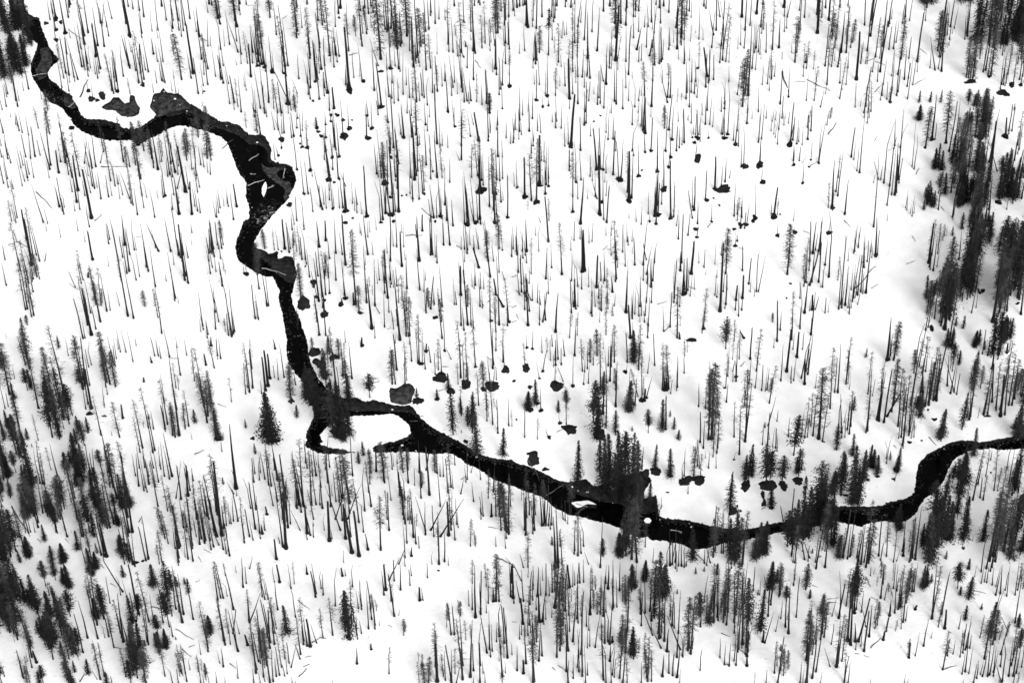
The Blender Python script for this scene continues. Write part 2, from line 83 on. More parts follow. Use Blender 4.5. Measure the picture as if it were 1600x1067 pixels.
SNAGS_DATA = '''12,147,33 23,142,33 28,167,58 25,158,43 45,140,43 37,142,13 30,158,17 10,167,30 65,155,20 87,27,62 87,47,42 87,63,27 110,8,55 108,20,17 107,28,66 110,60,17 138,52,67 133,70,67 157,37,59 160,37,37,2 175,30,51 167,43,40 197,38,67 153,72,58 218,17,65 225,27,61 222,53,42 208,15,63 253,10,55 260,32,51 247,48,60 255,97,50 247,60,20 203,107,50 205,82,20 193,120,47 232,113,50 220,115,42 217,130,67 182,128,45 185,142,57 175,142,53 157,108,63 153,123,37 155,115,30 127,77,40 128,105,42 137,110,33 138,120,30 137,100,43 133,110,30 108,118,63 103,115,50 105,85,23 122,125,63,-18 117,128,33 97,138,50 108,143,37 258,130,50 255,128,30 245,130,17 145,153,20 138,142,20 170,57,23 163,67,13 240,145,20 270,45,55 269,50,17 290,40,59 297,30,55 280,48,57 284,58,47 327,7,61 325,20,17 344,38,59 344,28,59 307,50,33 315,93,58 325,73,40 325,108,50 329,72,13 337,120,47 345,78,50 349,103,37 344,107,33 344,122,20 325,133,37 319,117,33 299,123,40 272,122,13 275,145,23 269,143,17 310,147,50 317,147,13 280,153,23 359,70,50 374,17,65 370,65,40 372,82,50,-15 377,85,43 377,100,23 349,130,37 359,162,47 370,102,8 385,8,61 389,87,33 385,142,27 377,175,55 402,103,57 395,82,40 404,97,67 405,87,50 414,103,57 425,112,53 420,160,73 414,177,67 407,170,58 397,173,42 400,177,33 432,55,47 442,115,60 450,103,70 450,157,47,-23 440,177,43 467,123,37 465,147,23,-8 465,50,40 464,12,66 480,7,63 484,92,33 497,33,61 502,107,67 500,75,50 494,128,57 485,138,53 482,148,43 485,155,33 499,155,50 497,125,33 507,138,23 512,145,53 524,42,37 529,22,62 522,105,50 527,97,37 525,88,27 530,88,37 515,173,37 545,80,70 553,122,33 540,133,30 566,127,57 573,53,40 570,13,60 576,22,55 583,20,51 580,10,62 580,40,23 585,53,20 585,142,63 591,103,40,-12 596,167,63 608,152,47 610,107,67 611,45,62 605,110,27 613,130,33 616,162,43 630,148,67 620,73,73 623,108,50 628,68,50 623,138,7 646,105,70 640,153,43 635,133,27 653,87,83 656,158,27 656,83,50 656,105,20 650,100,27 665,50,62 676,145,60 668,165,43 663,153,40 680,158,20 673,25,52 680,37,65 686,30,27 683,85,33 691,135,33 695,127,23 700,173,70 708,82,53 710,10,54 725,35,57 725,90,27,-13 721,137,77 708,137,47 706,150,27 715,147,23 730,107,30 740,80,100 740,125,47 736,63,10 730,158,40,-5 725,160,27 736,158,33 733,162,17 750,8,62 760,162,47 763,163,50 766,80,33 773,72,33 776,117,60 770,113,20 780,148,37 785,133,60 785,170,40 783,18,57 790,68,57 790,100,30 796,78,70 795,27,54 796,133,43 788,72,33 802,17,52 808,12,64 812,10,54 822,40,56 820,8,61 820,80,38,-3 837,100,63 838,45,53 847,27,61 865,35,53 863,63,33 878,60,27 870,10,54 892,12,53 885,3,57 833,107,22 835,132,18 838,157,43 843,133,50 852,147,33 855,152,63 857,163,13 848,167,17 883,135,37 877,105,17 890,170,20 898,68,67 903,42,47,5 895,112,50 903,120,57 903,162,53 913,63,83 917,120,60 918,92,67 913,137,25 920,158,27 915,175,33 925,50,60 933,80,65 943,18,57 953,10,59 895,147,27 928,147,10 938,162,50 943,127,23,-5 955,87,47 953,100,30 952,107,37 967,33,23 970,37,57 963,163,70 973,170,43 978,40,64 978,18,64 980,13,59 982,117,67 978,97,50 990,27,61 990,60,33 982,158,33 978,138,37 993,27,20 998,18,51 998,50,27 988,122,13 1002,95,23 998,97,23 1007,43,20 1018,35,55 1022,52,37 1020,75,57 1018,167,57 992,167,40 1007,177,50 1002,150,23 998,158,23 997,177,20 1012,140,3 1025,8,51 1032,37,64 1037,10,65 1030,100,58 1033,97,50 1045,20,55 1045,78,33 1047,72,27 1058,40,63 1058,77,77 1060,93,20 1063,67,23 1035,130,33 1047,153,50,3 1043,153,47,3 1043,160,40,-10 955,177,17 1069,100,37 1080,28,23 1077,18,58 1100,10,51 1092,62,47 1087,52,7 1115,55,37,-7 1119,48,61 1112,75,50,5 1125,27,37,-5 1127,72,67 1129,95,83 1139,98,33 1107,130,50 1115,125,37 1072,155,53 1077,167,57 1080,145,50 1087,128,33 1089,153,30 1139,128,23 1105,173,43 1127,175,23 1132,170,43 1152,148,43 1150,93,5 1164,48,67 1157,70,40 1172,40,60 1175,108,63,5 1179,83,40,3 1192,8,64 1185,82,57 1197,82,43 1189,93,10 1199,132,43 1210,120,27 1169,150,103 1185,175,33 1202,142,17 1219,163,57 1232,152,43 1222,93,10 1229,45,33 1230,28,30,7 1250,48,64 1249,17,53 1257,28,60 1237,83,17 1255,120,20 1260,158,37 1275,133,23 1264,28,7 1284,28,60 1290,13,55 1289,103,57 1294,77,27 1309,105,43 1310,100,30 1322,83,67 1327,42,20 1329,75,30 1312,12,54 1325,10,62 1322,133,47 1312,130,37 1290,147,15 1282,168,23,5 1325,107,23 1336,168,33 1345,100,33 1355,80,83 1351,40,57 1360,57,57 1363,25,54 1350,177,67 1353,167,33 1363,113,30 1371,128,23 1375,113,73 1380,73,67 1381,53,50 1378,150,27 1380,133,37,5 1388,42,59 1390,38,33 1393,30,17 1391,160,67 1396,77,40 1400,67,33 1403,117,83 1401,150,67 1410,37,27,3 1413,125,47 1420,123,33 1421,33,54 1420,92,30 1426,133,47 1418,155,60,8 1433,97,70 1446,33,23 1448,8,54 1453,107,27 1476,57,50 1485,43,56 1480,55,47 1471,112,90 1461,110,50,-7 1466,108,33 1468,82,20,7 1488,53,10 1511,57,60 1536,113,57 1540,110,50 1548,33,57 1563,33,60 1566,42,30 1566,87,47 1563,140,50 1568,133,40 1581,87,30 1595,133,60 1593,125,40 5,208,33 2,228,30 3,246,27 12,243,40 17,255,23 3,275,20 12,280,33 13,293,40 25,195,17 28,198,20 35,208,33 17,183,7 33,263,33 35,291,40 43,278,33 53,278,33 48,248,43,-3 55,245,43 63,243,23 78,265,60,-15 77,278,23 92,236,17 105,246,50 103,251,60 25,348,33 68,348,57,-18 98,330,47 132,256,47,4 138,275,23 133,306,23 125,328,30 113,300,20 150,261,50 148,295,63 152,293,17 140,355,30 157,255,23,5 180,291,27 158,311,40 170,308,30 175,306,20 168,296,20 203,261,23 192,305,30 205,318,57 203,311,37,-15 215,336,40 205,298,17 222,306,50 225,325,30 242,340,43 240,255,47 258,306,60 265,273,67 267,256,47 247,310,10 274,270,63 272,305,40 277,295,33,7 270,328,23 279,260,23 307,275,40 314,258,30 329,273,20 325,270,17 295,296,33 309,330,30 312,293,23 280,318,23 344,325,27 342,333,27 339,340,23 357,323,27 355,318,13 365,343,43 407,211,50 429,203,27 417,183,17 444,208,40 435,203,33 440,218,33,-10 440,233,17 435,243,17,-5 430,250,30 464,265,50 459,211,33 464,200,23 470,213,37 485,268,50 465,186,13 472,228,17 475,303,50 489,331,33 460,351,33 475,355,47 464,345,33 495,200,17 509,195,20 509,215,30 517,190,20 525,235,60 520,265,37 519,245,33 510,236,20 514,281,67 530,245,50 529,280,40 515,298,27 515,313,23 520,328,40 504,328,60,-13 510,326,33 522,325,27 545,201,33 536,211,50 573,216,50 575,181,23 581,201,40 591,180,20 606,191,50 615,231,73 626,210,30 623,256,53 620,245,37 618,276,43 643,181,33 650,211,50 668,205,23 665,195,30 671,183,17 683,225,83 710,198,37 718,251,12,-5 721,228,67 735,213,37 740,195,20,-5 763,220,67 766,205,33 766,208,20 776,203,30 778,196,23 791,216,23 656,226,23 666,258,53 673,251,17 676,268,20,-3 651,275,73 700,231,17 606,305,83 603,333,47 596,278,70 613,305,67 610,336,73 615,336,73 618,331,40 573,336,73 536,325,50 540,291,20,-8 551,318,33 558,320,27 558,333,27 595,348,63 641,303,40 645,311,43 655,311,40 661,303,63 683,278,67 695,320,50 698,345,57 703,285,33 691,228,23 678,341,47 688,338,63 708,353,40 726,351,70 730,351,73 731,341,50 741,348,73 750,343,77 740,345,30,-7 755,290,43 771,328,83 776,336,60 778,245,43 781,283,43 785,246,23 783,316,30 793,341,63 775,301,23 802,223,40,2 803,218,33 812,188,47 812,206,33 815,211,17 827,205,57 832,186,40 840,205,27 845,208,27 833,228,27 830,248,30 870,190,40 863,191,13 868,200,23 877,201,37 888,226,43 913,196,50 947,208,33 950,218,43,2 958,218,37 923,213,20 962,236,33 808,293,37 852,303,50 850,253,27 857,285,53 857,291,27 890,261,37 895,331,100 900,285,57 907,235,47 908,281,50 922,276,33 938,265,57 942,265,47,3 930,308,40 933,311,27,-7 942,316,50 945,285,13 948,348,53 947,306,23 958,273,63 967,281,57 970,280,60,5 987,310,73 988,236,40 998,275,47 1003,268,7,-3 988,195,37 997,190,17 1005,201,50 1008,238,33 1017,236,47 1017,183,23 1027,268,57 1040,236,60 1045,203,50 1050,218,50 1048,246,43 1045,261,23 1057,236,33 1060,190,17 1037,296,57 1025,350,77 1027,321,50 1028,336,47 1022,331,60 1048,341,83 1053,331,43 1002,351,27 1015,346,13 983,341,8 990,243,7 903,311,33 910,315,30,2 918,311,12 845,348,13,-5 1057,353,23,3 1069,223,50 1080,193,30 1087,211,30 1090,216,40 1092,211,27,2 1102,195,40 1109,195,37 1097,180,17 1132,216,32 1137,210,80 1082,216,12,-3 1107,216,13 1152,205,40 1149,226,57 1167,193,50 1175,186,17 1185,223,50 1190,218,50 1197,185,17 1207,190,17 1209,210,33 1215,226,33 1217,203,33 1222,185,33 1225,196,23 1227,185,10 1232,193,17 1235,223,60 1235,220,33,8 1245,225,33,3 1262,218,37 1267,205,33 1292,196,23 1279,255,60 1267,250,23 1087,245,23 1162,260,57 1190,283,20 1240,256,25 1254,288,30 1254,255,10,5 1127,290,37 1102,313,43 1085,328,50,2 1082,325,43 1082,341,43,-7 1090,350,33 1112,343,22 1147,338,50 1157,355,30 1159,340,33 1180,338,42 1205,335,15 1167,351,27,3 1140,278,13 1124,321,3 1309,306,63 1320,335,53 1330,246,43 1334,250,30 1240,345,17 1075,188,7 1343,270,80 1355,193,30 1358,185,13 1381,286,90 1403,281,103 1398,228,40,0 1406,231,37,7 1425,261,60 1365,286,15 1373,281,27,-7 1376,281,20 1365,355,103,10 1390,291,53 1393,305,67 1398,305,73 1386,321,40 1400,288,50 1415,325,27 1425,338,30 1428,333,17 1386,345,13 1461,218,23 1483,236,73 1493,218,60 1538,211,57 1576,205,37 1581,205,33 1590,241,43 1585,251,40 1550,228,53 1558,268,50,-13 1546,253,50 1578,291,67 1588,288,50 1600,278,67 1505,320,83 1545,328,50 1488,340,53 1490,336,40 1540,338,33 1573,328,23 27,378,17,-7 47,413,23,-8 62,408,50 57,399,50 52,436,27 62,436,37 52,456,27 10,446,30 8,406,20 95,371,23 122,361,20 133,378,20 170,381,30 170,416,15 70,408,12,3 73,361,13 118,449,23,-10 138,496,43 142,489,50 167,486,53 150,514,33 133,528,23 130,529,57 10,528,7 200,494,140 185,409,53 187,478,20 203,463,10 202,424,63 203,398,40 210,391,43 213,438,43 213,391,23 232,424,73 243,448,60 248,393,40,-18 267,393,47 260,439,12 279,399,67 289,438,67 282,403,27 272,414,23 274,466,67 279,473,13 300,364,17 300,383,15 287,396,30 294,403,23 332,393,47 335,401,50 334,389,40 340,383,33 349,383,33 327,408,23 332,418,33 329,428,33 345,404,23 347,441,30 317,509,50 314,518,17 337,488,53 335,473,23 342,503,43 337,514,30 324,528,27 365,521,73 362,526,100 357,524,30 367,518,33 342,441,2 324,429,3 399,498,47 404,499,40 405,451,50 417,476,57 420,478,50 382,429,17 435,391,30 452,394,40 460,379,30 454,389,33 515,404,30 525,396,47 525,438,43 479,413,60 472,406,33 484,433,40 497,431,33 515,458,57 504,464,77 477,406,23 490,449,23 504,481,40,-3 495,464,23,-5 499,523,53 534,479,17 535,398,33 540,414,73 563,364,17 565,368,13 575,398,67 575,371,23 578,363,17 588,359,20 583,398,17 570,421,23 571,414,17 610,408,67 605,396,23 620,386,50 631,386,33 628,364,17 593,438,30 610,438,40 651,371,20 656,453,60 673,399,50 676,398,73 683,411,43 693,373,23 703,383,67 726,389,40 730,396,50 731,391,33 726,409,20 748,389,30,-5 763,408,57 766,433,83 785,391,40 780,426,50 743,446,30 540,466,60 573,473,80 586,478,70 590,443,17 606,466,70 610,449,20 608,488,27 601,511,50 615,449,30 615,514,27 636,451,50 633,406,13 625,531,100 628,469,23 621,509,23 593,489,13,-8 586,528,27 665,486,37 666,489,27 673,483,47,3 665,438,13 691,479,63 691,529,67 710,476,40 713,476,20 726,443,50 738,448,23 741,451,20 731,508,80 736,508,50 740,513,43 750,479,40 751,451,23 756,451,20 780,508,100 793,509,33 725,516,33 756,478,8,-5 788,438,13,-3 748,386,23 775,531,23 802,389,33 808,398,43 817,403,37 823,411,20 842,393,40 837,368,12 857,378,67 810,426,40 815,456,50 815,444,40 827,443,23 862,418,40 853,436,47 892,391,22 897,376,27 925,378,27 947,368,13 955,368,20 955,399,33 965,418,17 973,394,40 980,378,27 977,416,40 980,438,27 992,414,37 988,396,12 1005,414,63 1010,429,42,7 1010,406,23,-5 1005,438,23 1010,473,60 1020,439,47 1017,449,40 1018,473,37 1023,411,37 1060,374,33 1065,411,67 823,471,40 820,484,50 830,469,23,-10 840,473,30 843,508,47 848,503,43,7 857,459,43 860,438,8 893,439,43 900,483,43 897,459,43 903,448,43 903,479,33 893,489,47 920,448,30 945,439,43 943,443,13 925,494,37 925,463,27 930,479,30 935,466,23 937,503,23 960,478,17,2 958,493,13 988,498,40 992,491,33 987,489,27 1000,479,43 998,494,47 1000,503,23 988,529,23 1008,493,27 1007,503,17 1012,528,30 1013,509,40 1013,518,13 1037,518,37 1047,511,47 1053,473,57 1062,479,30 1075,368,33 1089,371,15 1070,461,33 1072,458,47,2 1075,454,37,3 1092,411,18 1100,418,27 1102,429,8,2 1117,413,30 1127,399,23 1120,434,13 1117,461,30 1120,464,20 1127,463,57 1130,456,30,2 1134,476,43 1149,386,23 1152,378,23 1154,494,43 1159,484,47 1160,423,33 1170,444,37 1172,456,23 1182,456,52 1185,456,50,10 1179,463,10 1215,368,17 1240,364,10 1265,446,60,17 1264,423,47 1265,409,57 1274,391,27 1279,441,57 1279,393,50 1289,414,40 1285,449,37,3 1282,449,7 1295,433,90 1295,364,17 1314,476,100 1315,481,33,5 1314,473,23 1325,408,18 1330,453,37 1334,396,33 1294,488,20 1289,489,23 1274,484,17,5 1250,466,23 1250,514,60 1267,523,63 1267,516,17 1265,486,17 1214,533,57 1219,516,27 1325,481,30 1327,491,23 1330,481,13 1335,393,40 1333,466,60 1341,384,33 1345,456,73 1350,418,50 1361,393,20 1371,399,37 1355,409,30 1348,459,27 1340,461,57 1340,476,23,5 1458,423,50 1476,368,17 1518,456,50 1573,486,110 1580,423,67 1518,489,50 1525,481,33 1510,426,60 1498,406,40 17,593,27 8,638,47 13,635,20 33,683,53 93,636,43 110,635,30 100,670,23 107,556,27 117,541,13 133,603,67 138,631,50 143,570,33 177,566,40 185,545,17 197,550,33 208,565,43 242,556,27 247,555,23 213,540,10 265,558,43 163,633,28 168,616,17 175,680,7 242,703,57 240,670,27 257,661,50 258,670,33 258,665,23 257,630,40 277,543,17 282,586,43 292,555,23 340,556,23 340,561,10 345,560,27 395,606,57 409,615,20 429,590,17 435,593,30 444,590,50 280,680,117 270,680,47 340,685,43 347,705,20 425,691,7 462,601,20 525,606,50 530,610,33 300,686,10 536,586,50 550,591,50 540,535,17 620,578,50 618,536,13 653,568,50 660,570,47 640,538,23 690,581,33 680,585,30 673,566,23,-3 695,548,43 705,561,17,-7 728,598,17 771,570,83 775,548,33 788,575,33 766,600,37 771,600,27,2 760,640,27 778,676,53 795,665,40 823,545,20 832,545,27 847,551,23 848,580,40,7 860,563,30 863,541,17 868,570,33 872,561,40 877,570,23 882,556,27 843,591,22,-5 845,643,33 865,573,23 880,596,20,-7 895,603,47 898,556,50 912,600,33 918,576,33 948,598,43 953,595,50 962,635,67 955,573,60 943,545,17 927,570,20 980,566,40 1003,573,20 1023,571,43 1012,583,30,3 978,581,13,3 1048,615,27 1058,605,47 875,661,12,-2 858,685,17,-7 820,683,40 947,666,40 983,633,50 1010,621,30,8 1040,671,50 1069,583,30 1137,588,43 1135,628,27 1150,596,50 1145,580,15,3 1145,596,17 1172,561,43 1170,600,40,5 1180,606,30,3 1190,610,37 1209,543,13 1220,595,50 1239,546,23 1254,546,23 1240,595,33 1252,591,60,12 1262,585,60,8 1304,613,50 1309,613,73 1322,600,50 1327,608,20 1274,606,23 1102,638,40 1107,686,113 1094,691,43 1164,690,83 1167,625,43 1159,628,17,5 1200,665,40,12 1214,658,18 1212,700,30 1199,696,47 1202,686,13 1232,673,20 1252,683,37 1270,681,60 1315,676,60,-2 1319,660,20,3 1320,683,27 1324,671,40 1329,666,50 1310,686,23 1099,700,43 1390,563,40 1355,673,100 1363,618,23 1373,658,77 1376,633,18 1381,660,80 1393,643,67 1410,696,63 1415,640,50 1436,573,83 1430,626,17 1446,635,67 1451,633,77 1458,626,80 1440,583,43,10 1480,603,43,2 1491,613,50,-12 1491,610,37,5 1496,560,13 1513,656,33 1543,646,57 1550,628,57,2 1535,553,33 1556,638,47,3 1585,623,43 1576,550,27,5 60,816,57 48,831,33 67,801,50 63,754,50 90,744,47 88,831,27 105,838,47 107,744,33 117,778,43 123,814,57 143,751,50 148,741,37 172,761,43 173,744,67 172,824,60 163,869,60 188,791,73 207,831,117 183,778,60 195,761,43 212,743,33 217,759,47 225,766,40 218,731,33 225,719,17 233,756,47 233,744,20 248,753,50 240,731,27 257,744,50 265,748,50 250,728,27 195,853,47 208,881,63 232,873,57 222,818,7 133,878,33 269,744,67 275,778,53,8 297,766,43 302,751,20 290,744,17 280,856,60 287,824,40 292,823,30 279,878,47 280,871,33 300,856,87 310,819,47 324,806,50 339,838,90 320,848,60 314,839,23 330,858,57 334,854,43 337,799,23 342,851,30,-13 307,838,33 305,828,13 349,858,37 359,868,47 365,771,17,-10 367,748,13,-5 370,774,10 365,814,35 372,814,47 390,838,37,-7 392,794,47 400,796,57 397,753,33 399,826,67 407,841,22 414,828,23 407,738,30 414,748,40 424,759,50 429,734,17 434,783,40 444,818,67 442,744,30 447,778,63 450,824,67 454,818,33 442,854,83 437,848,10 459,731,27 464,794,60 462,791,23 469,828,30,-13 475,791,67 467,728,17 479,794,13 494,788,50 485,836,33 490,839,20 490,821,7 480,731,40 494,743,43 492,729,27 509,733,50,3 517,791,67 504,794,57 500,788,33 507,828,20 519,841,13 519,774,17 525,783,40 524,811,40,13 532,828,67,-22 537,878,17 390,888,18,5 551,743,92 536,778,73 548,838,83 543,811,47,17 535,813,33 540,804,33 570,798,63 576,769,17 580,791,50 601,754,60 613,733,30 615,728,20 621,724,20 611,781,47 623,761,22 625,774,50 638,754,50 648,758,23 655,738,30 658,778,60 658,761,67 671,773,67 666,734,27,5 683,739,33 688,744,20 693,744,33 688,791,57 700,769,50 711,726,17 708,763,23 720,771,22,5 730,749,50 736,738,27,7 751,749,37 771,768,40 608,828,53 568,831,37 630,804,50 633,818,40 633,781,47 628,778,37 636,848,50 646,839,67 640,818,13 633,871,50 650,849,40 655,856,17 665,829,50,-15 678,838,43 673,828,43,22 688,838,53,33 686,881,70 675,881,17 706,819,50 711,843,40 716,824,27 740,783,27 755,806,37 795,834,83 791,841,33 790,856,23 775,853,17 783,828,50 701,883,15 623,881,23,10 633,884,20 820,828,63 823,808,53 835,828,60 847,821,50 850,821,57 853,821,57 857,821,43 850,818,33 880,811,33 883,813,30 887,818,20 872,886,87 818,886,20,-5 873,878,47 875,853,20 908,864,37 912,853,33 903,811,10 938,886,70 920,881,17,-7 803,886,15,-13 1003,733,33 993,844,83 1042,884,33 1047,883,50 1050,881,43 1055,878,43 1060,884,40 1065,884,40 1020,878,20 1033,794,17 1147,718,13 1107,731,23 1119,731,27 1090,728,30 1069,744,40 1102,716,10 1140,804,60 1075,771,17 1299,784,23 1237,811,43 1237,869,27 1255,844,83 1224,814,23,-5 1127,864,60 1142,881,33 1167,844,43 1159,884,40 1117,834,40 1104,883,30 1110,879,25,-7 1114,868,17,-5 1069,886,37 1274,878,37 1289,886,50 1257,874,27,-3 1254,861,17 1265,871,23,-8 1317,871,73 1239,878,33 1147,883,17 1385,724,40 1398,751,13 1528,756,40 1536,781,33 1548,718,13 1573,733,27 1576,756,50 1581,773,37 1586,766,43 1591,769,43 1551,868,67 1541,888,77 1496,808,10 1520,844,7 1443,858,17 1410,861,50 1430,874,70 1425,871,50 1373,868,57 1345,881,60 1341,876,50 1401,876,17,5 1585,851,50 1556,878,23 1550,886,33 88,956,17 77,929,20 42,999,23,-7 130,1019,57 137,996,57 153,997,67 170,994,40 172,942,37 192,924,40,-28 193,1002,67 190,996,37 203,949,37,-12 213,971,37,5 217,959,73 232,1006,67 240,971,40 255,972,40 255,949,40 157,1061,57 163,1056,50 37,1059,40 50,1042,30 43,1032,13 7,1056,20 152,1061,13,-7 125,1064,12,7 23,1002,7 175,1067,10 270,994,23 275,951,33 285,972,83 287,959,57 302,967,37 330,992,17 349,934,50 355,931,23 369,894,10 365,952,67 380,917,40 385,911,23 352,1007,67 360,1006,33 364,989,33,5 372,1017,60,-15 389,969,40 390,972,43,17 414,936,57 419,936,30 429,909,23 434,952,40 462,964,53 455,919,37 494,927,43 502,919,27 505,929,33 524,946,57 409,1026,67 422,1012,67,-13 420,989,40,-7 429,1006,70 432,982,23 454,989,7 480,1009,40 495,1004,27,-10 469,1029,20,-7 455,1042,33,7 400,1051,70 412,1057,67 410,1022,33 427,1064,47 432,1056,27 437,1054,40 449,1052,33 445,1056,17 349,1041,27 372,1059,23 314,1022,23 292,1064,50 297,1046,17 314,1067,40 319,1067,20 327,1067,13 270,1067,27 279,1067,20 339,1067,17 352,1067,12 397,1067,20 407,1067,23 457,1067,10 414,1064,10 520,1067,7 462,1067,5 551,916,33 565,947,37 540,899,10 553,971,27 558,992,37 576,982,60 581,967,57 586,982,47 593,977,7 600,929,37 608,906,33,15 616,907,30 626,921,37 616,962,60 623,961,8,2 641,914,23 643,899,17 661,937,20 668,902,20 705,991,40 710,991,40 738,952,43 751,959,60 780,939,43 760,957,20 761,1019,63,-10 765,1014,57 780,994,50 793,1027,70 788,1004,53 776,1002,30 780,1032,20 785,1056,77 798,932,47 723,1039,77 735,1057,80 740,1047,37 750,1067,93 751,1039,30 696,1062,43 705,1064,57 706,1067,50 740,1067,10 713,1067,23,5 758,1067,17 790,1051,17 755,1051,17 803,942,40 815,907,23,-12 818,939,50 813,941,33,-8 815,991,33 820,956,17 825,901,13 828,944,47 825,992,33 833,914,27 845,929,27 838,952,23 853,929,43 848,906,20 840,976,33 847,971,43,5 853,967,28 863,924,40 883,954,73 895,916,33 888,1016,63 902,966,63 897,1007,13 912,909,33 908,1022,90,3 910,1056,83 923,949,57 920,984,33 930,1011,57 918,1012,30 925,911,27 943,962,57 947,911,27 958,949,70 968,922,40 980,986,67 945,1004,73 950,1002,53 942,1056,50 947,1067,67 955,1067,63 957,1054,40 973,1067,83 993,919,40 1008,957,67 1030,997,83 1038,1001,67 1035,939,33 1002,977,50 1020,992,43,-17 1033,1012,33,-15 1045,1051,33 1050,977,47 1060,989,63 1063,1014,50,-20 1058,1022,50 1062,1067,23 1067,1026,33 1028,967,10 1002,1067,33 1058,892,10 842,1032,57 847,1024,33 822,1036,53 808,1047,37 800,1022,20 832,1009,50 885,1049,70 888,1067,50 878,1006,33,-2 895,1051,27 902,1042,57 918,1054,20 915,1067,50 940,999,33 1077,1012,33 1100,941,43 1115,971,73 1095,979,23 1122,969,57 1135,976,67 1154,1014,83 1160,1006,100 1162,942,57 1177,922,33 1177,951,10 1164,1021,33 1169,1006,27,5 1150,1039,53 1125,1027,28 1132,1037,27 1094,1047,27 1189,986,33 1195,1004,43,13 1187,929,23,2 1199,922,23,-5 1204,939,37 1200,962,40 1240,914,40 1220,966,27 1227,979,60 1232,989,73 1244,964,57 1212,986,23,5 1260,1067,100 1269,1059,73 1275,1049,83,12 1297,1041,27,-7 1312,989,23 1300,962,27,7 1312,962,60 1324,1001,100 1329,1006,20,-5 1299,1006,30 1319,1067,40 1325,1067,30 1197,1067,20 1215,1067,67 1210,1051,40 1250,1067,30 1254,1067,23 1282,1067,15 1202,1067,3 1147,1067,3 1334,922,17 1360,899,13 1365,896,10,3 1376,934,50 1396,919,40 1398,957,67 1425,924,33 1428,924,40 1338,952,40 1341,1002,60,18 1345,1009,33 1350,1017,57 1353,979,33,-5 1358,994,47 1385,986,40 1415,969,23 1430,1024,33,7 1443,1009,40 1455,996,10 1471,959,63 1456,966,77,8 1523,901,17 1533,911,27 1538,909,20 1556,916,27,7 1563,927,43,3 1573,931,47,5 1586,929,47 1586,972,67 1595,902,20 1596,906,17 1498,982,20 1511,1012,47 1515,1012,20 1500,1026,40,5 1508,1049,47 1480,1024,27,3 1521,1067,30 1526,1059,27 1535,1056,37,10 1543,1056,67,7 1555,999,77,7 1566,1064,60,8 1563,1041,40,5 1563,1022,57,17 1573,981,20,-10 1583,1056,67 1596,1042,30,5 1576,1056,50 1598,996,50 1565,1067,23,-8 1583,1067,33 1505,1067,8 1360,1067,7 1413,1067,15 1418,1067,7 1546,1054,50'''
TUFTED = '''857,87,75'''
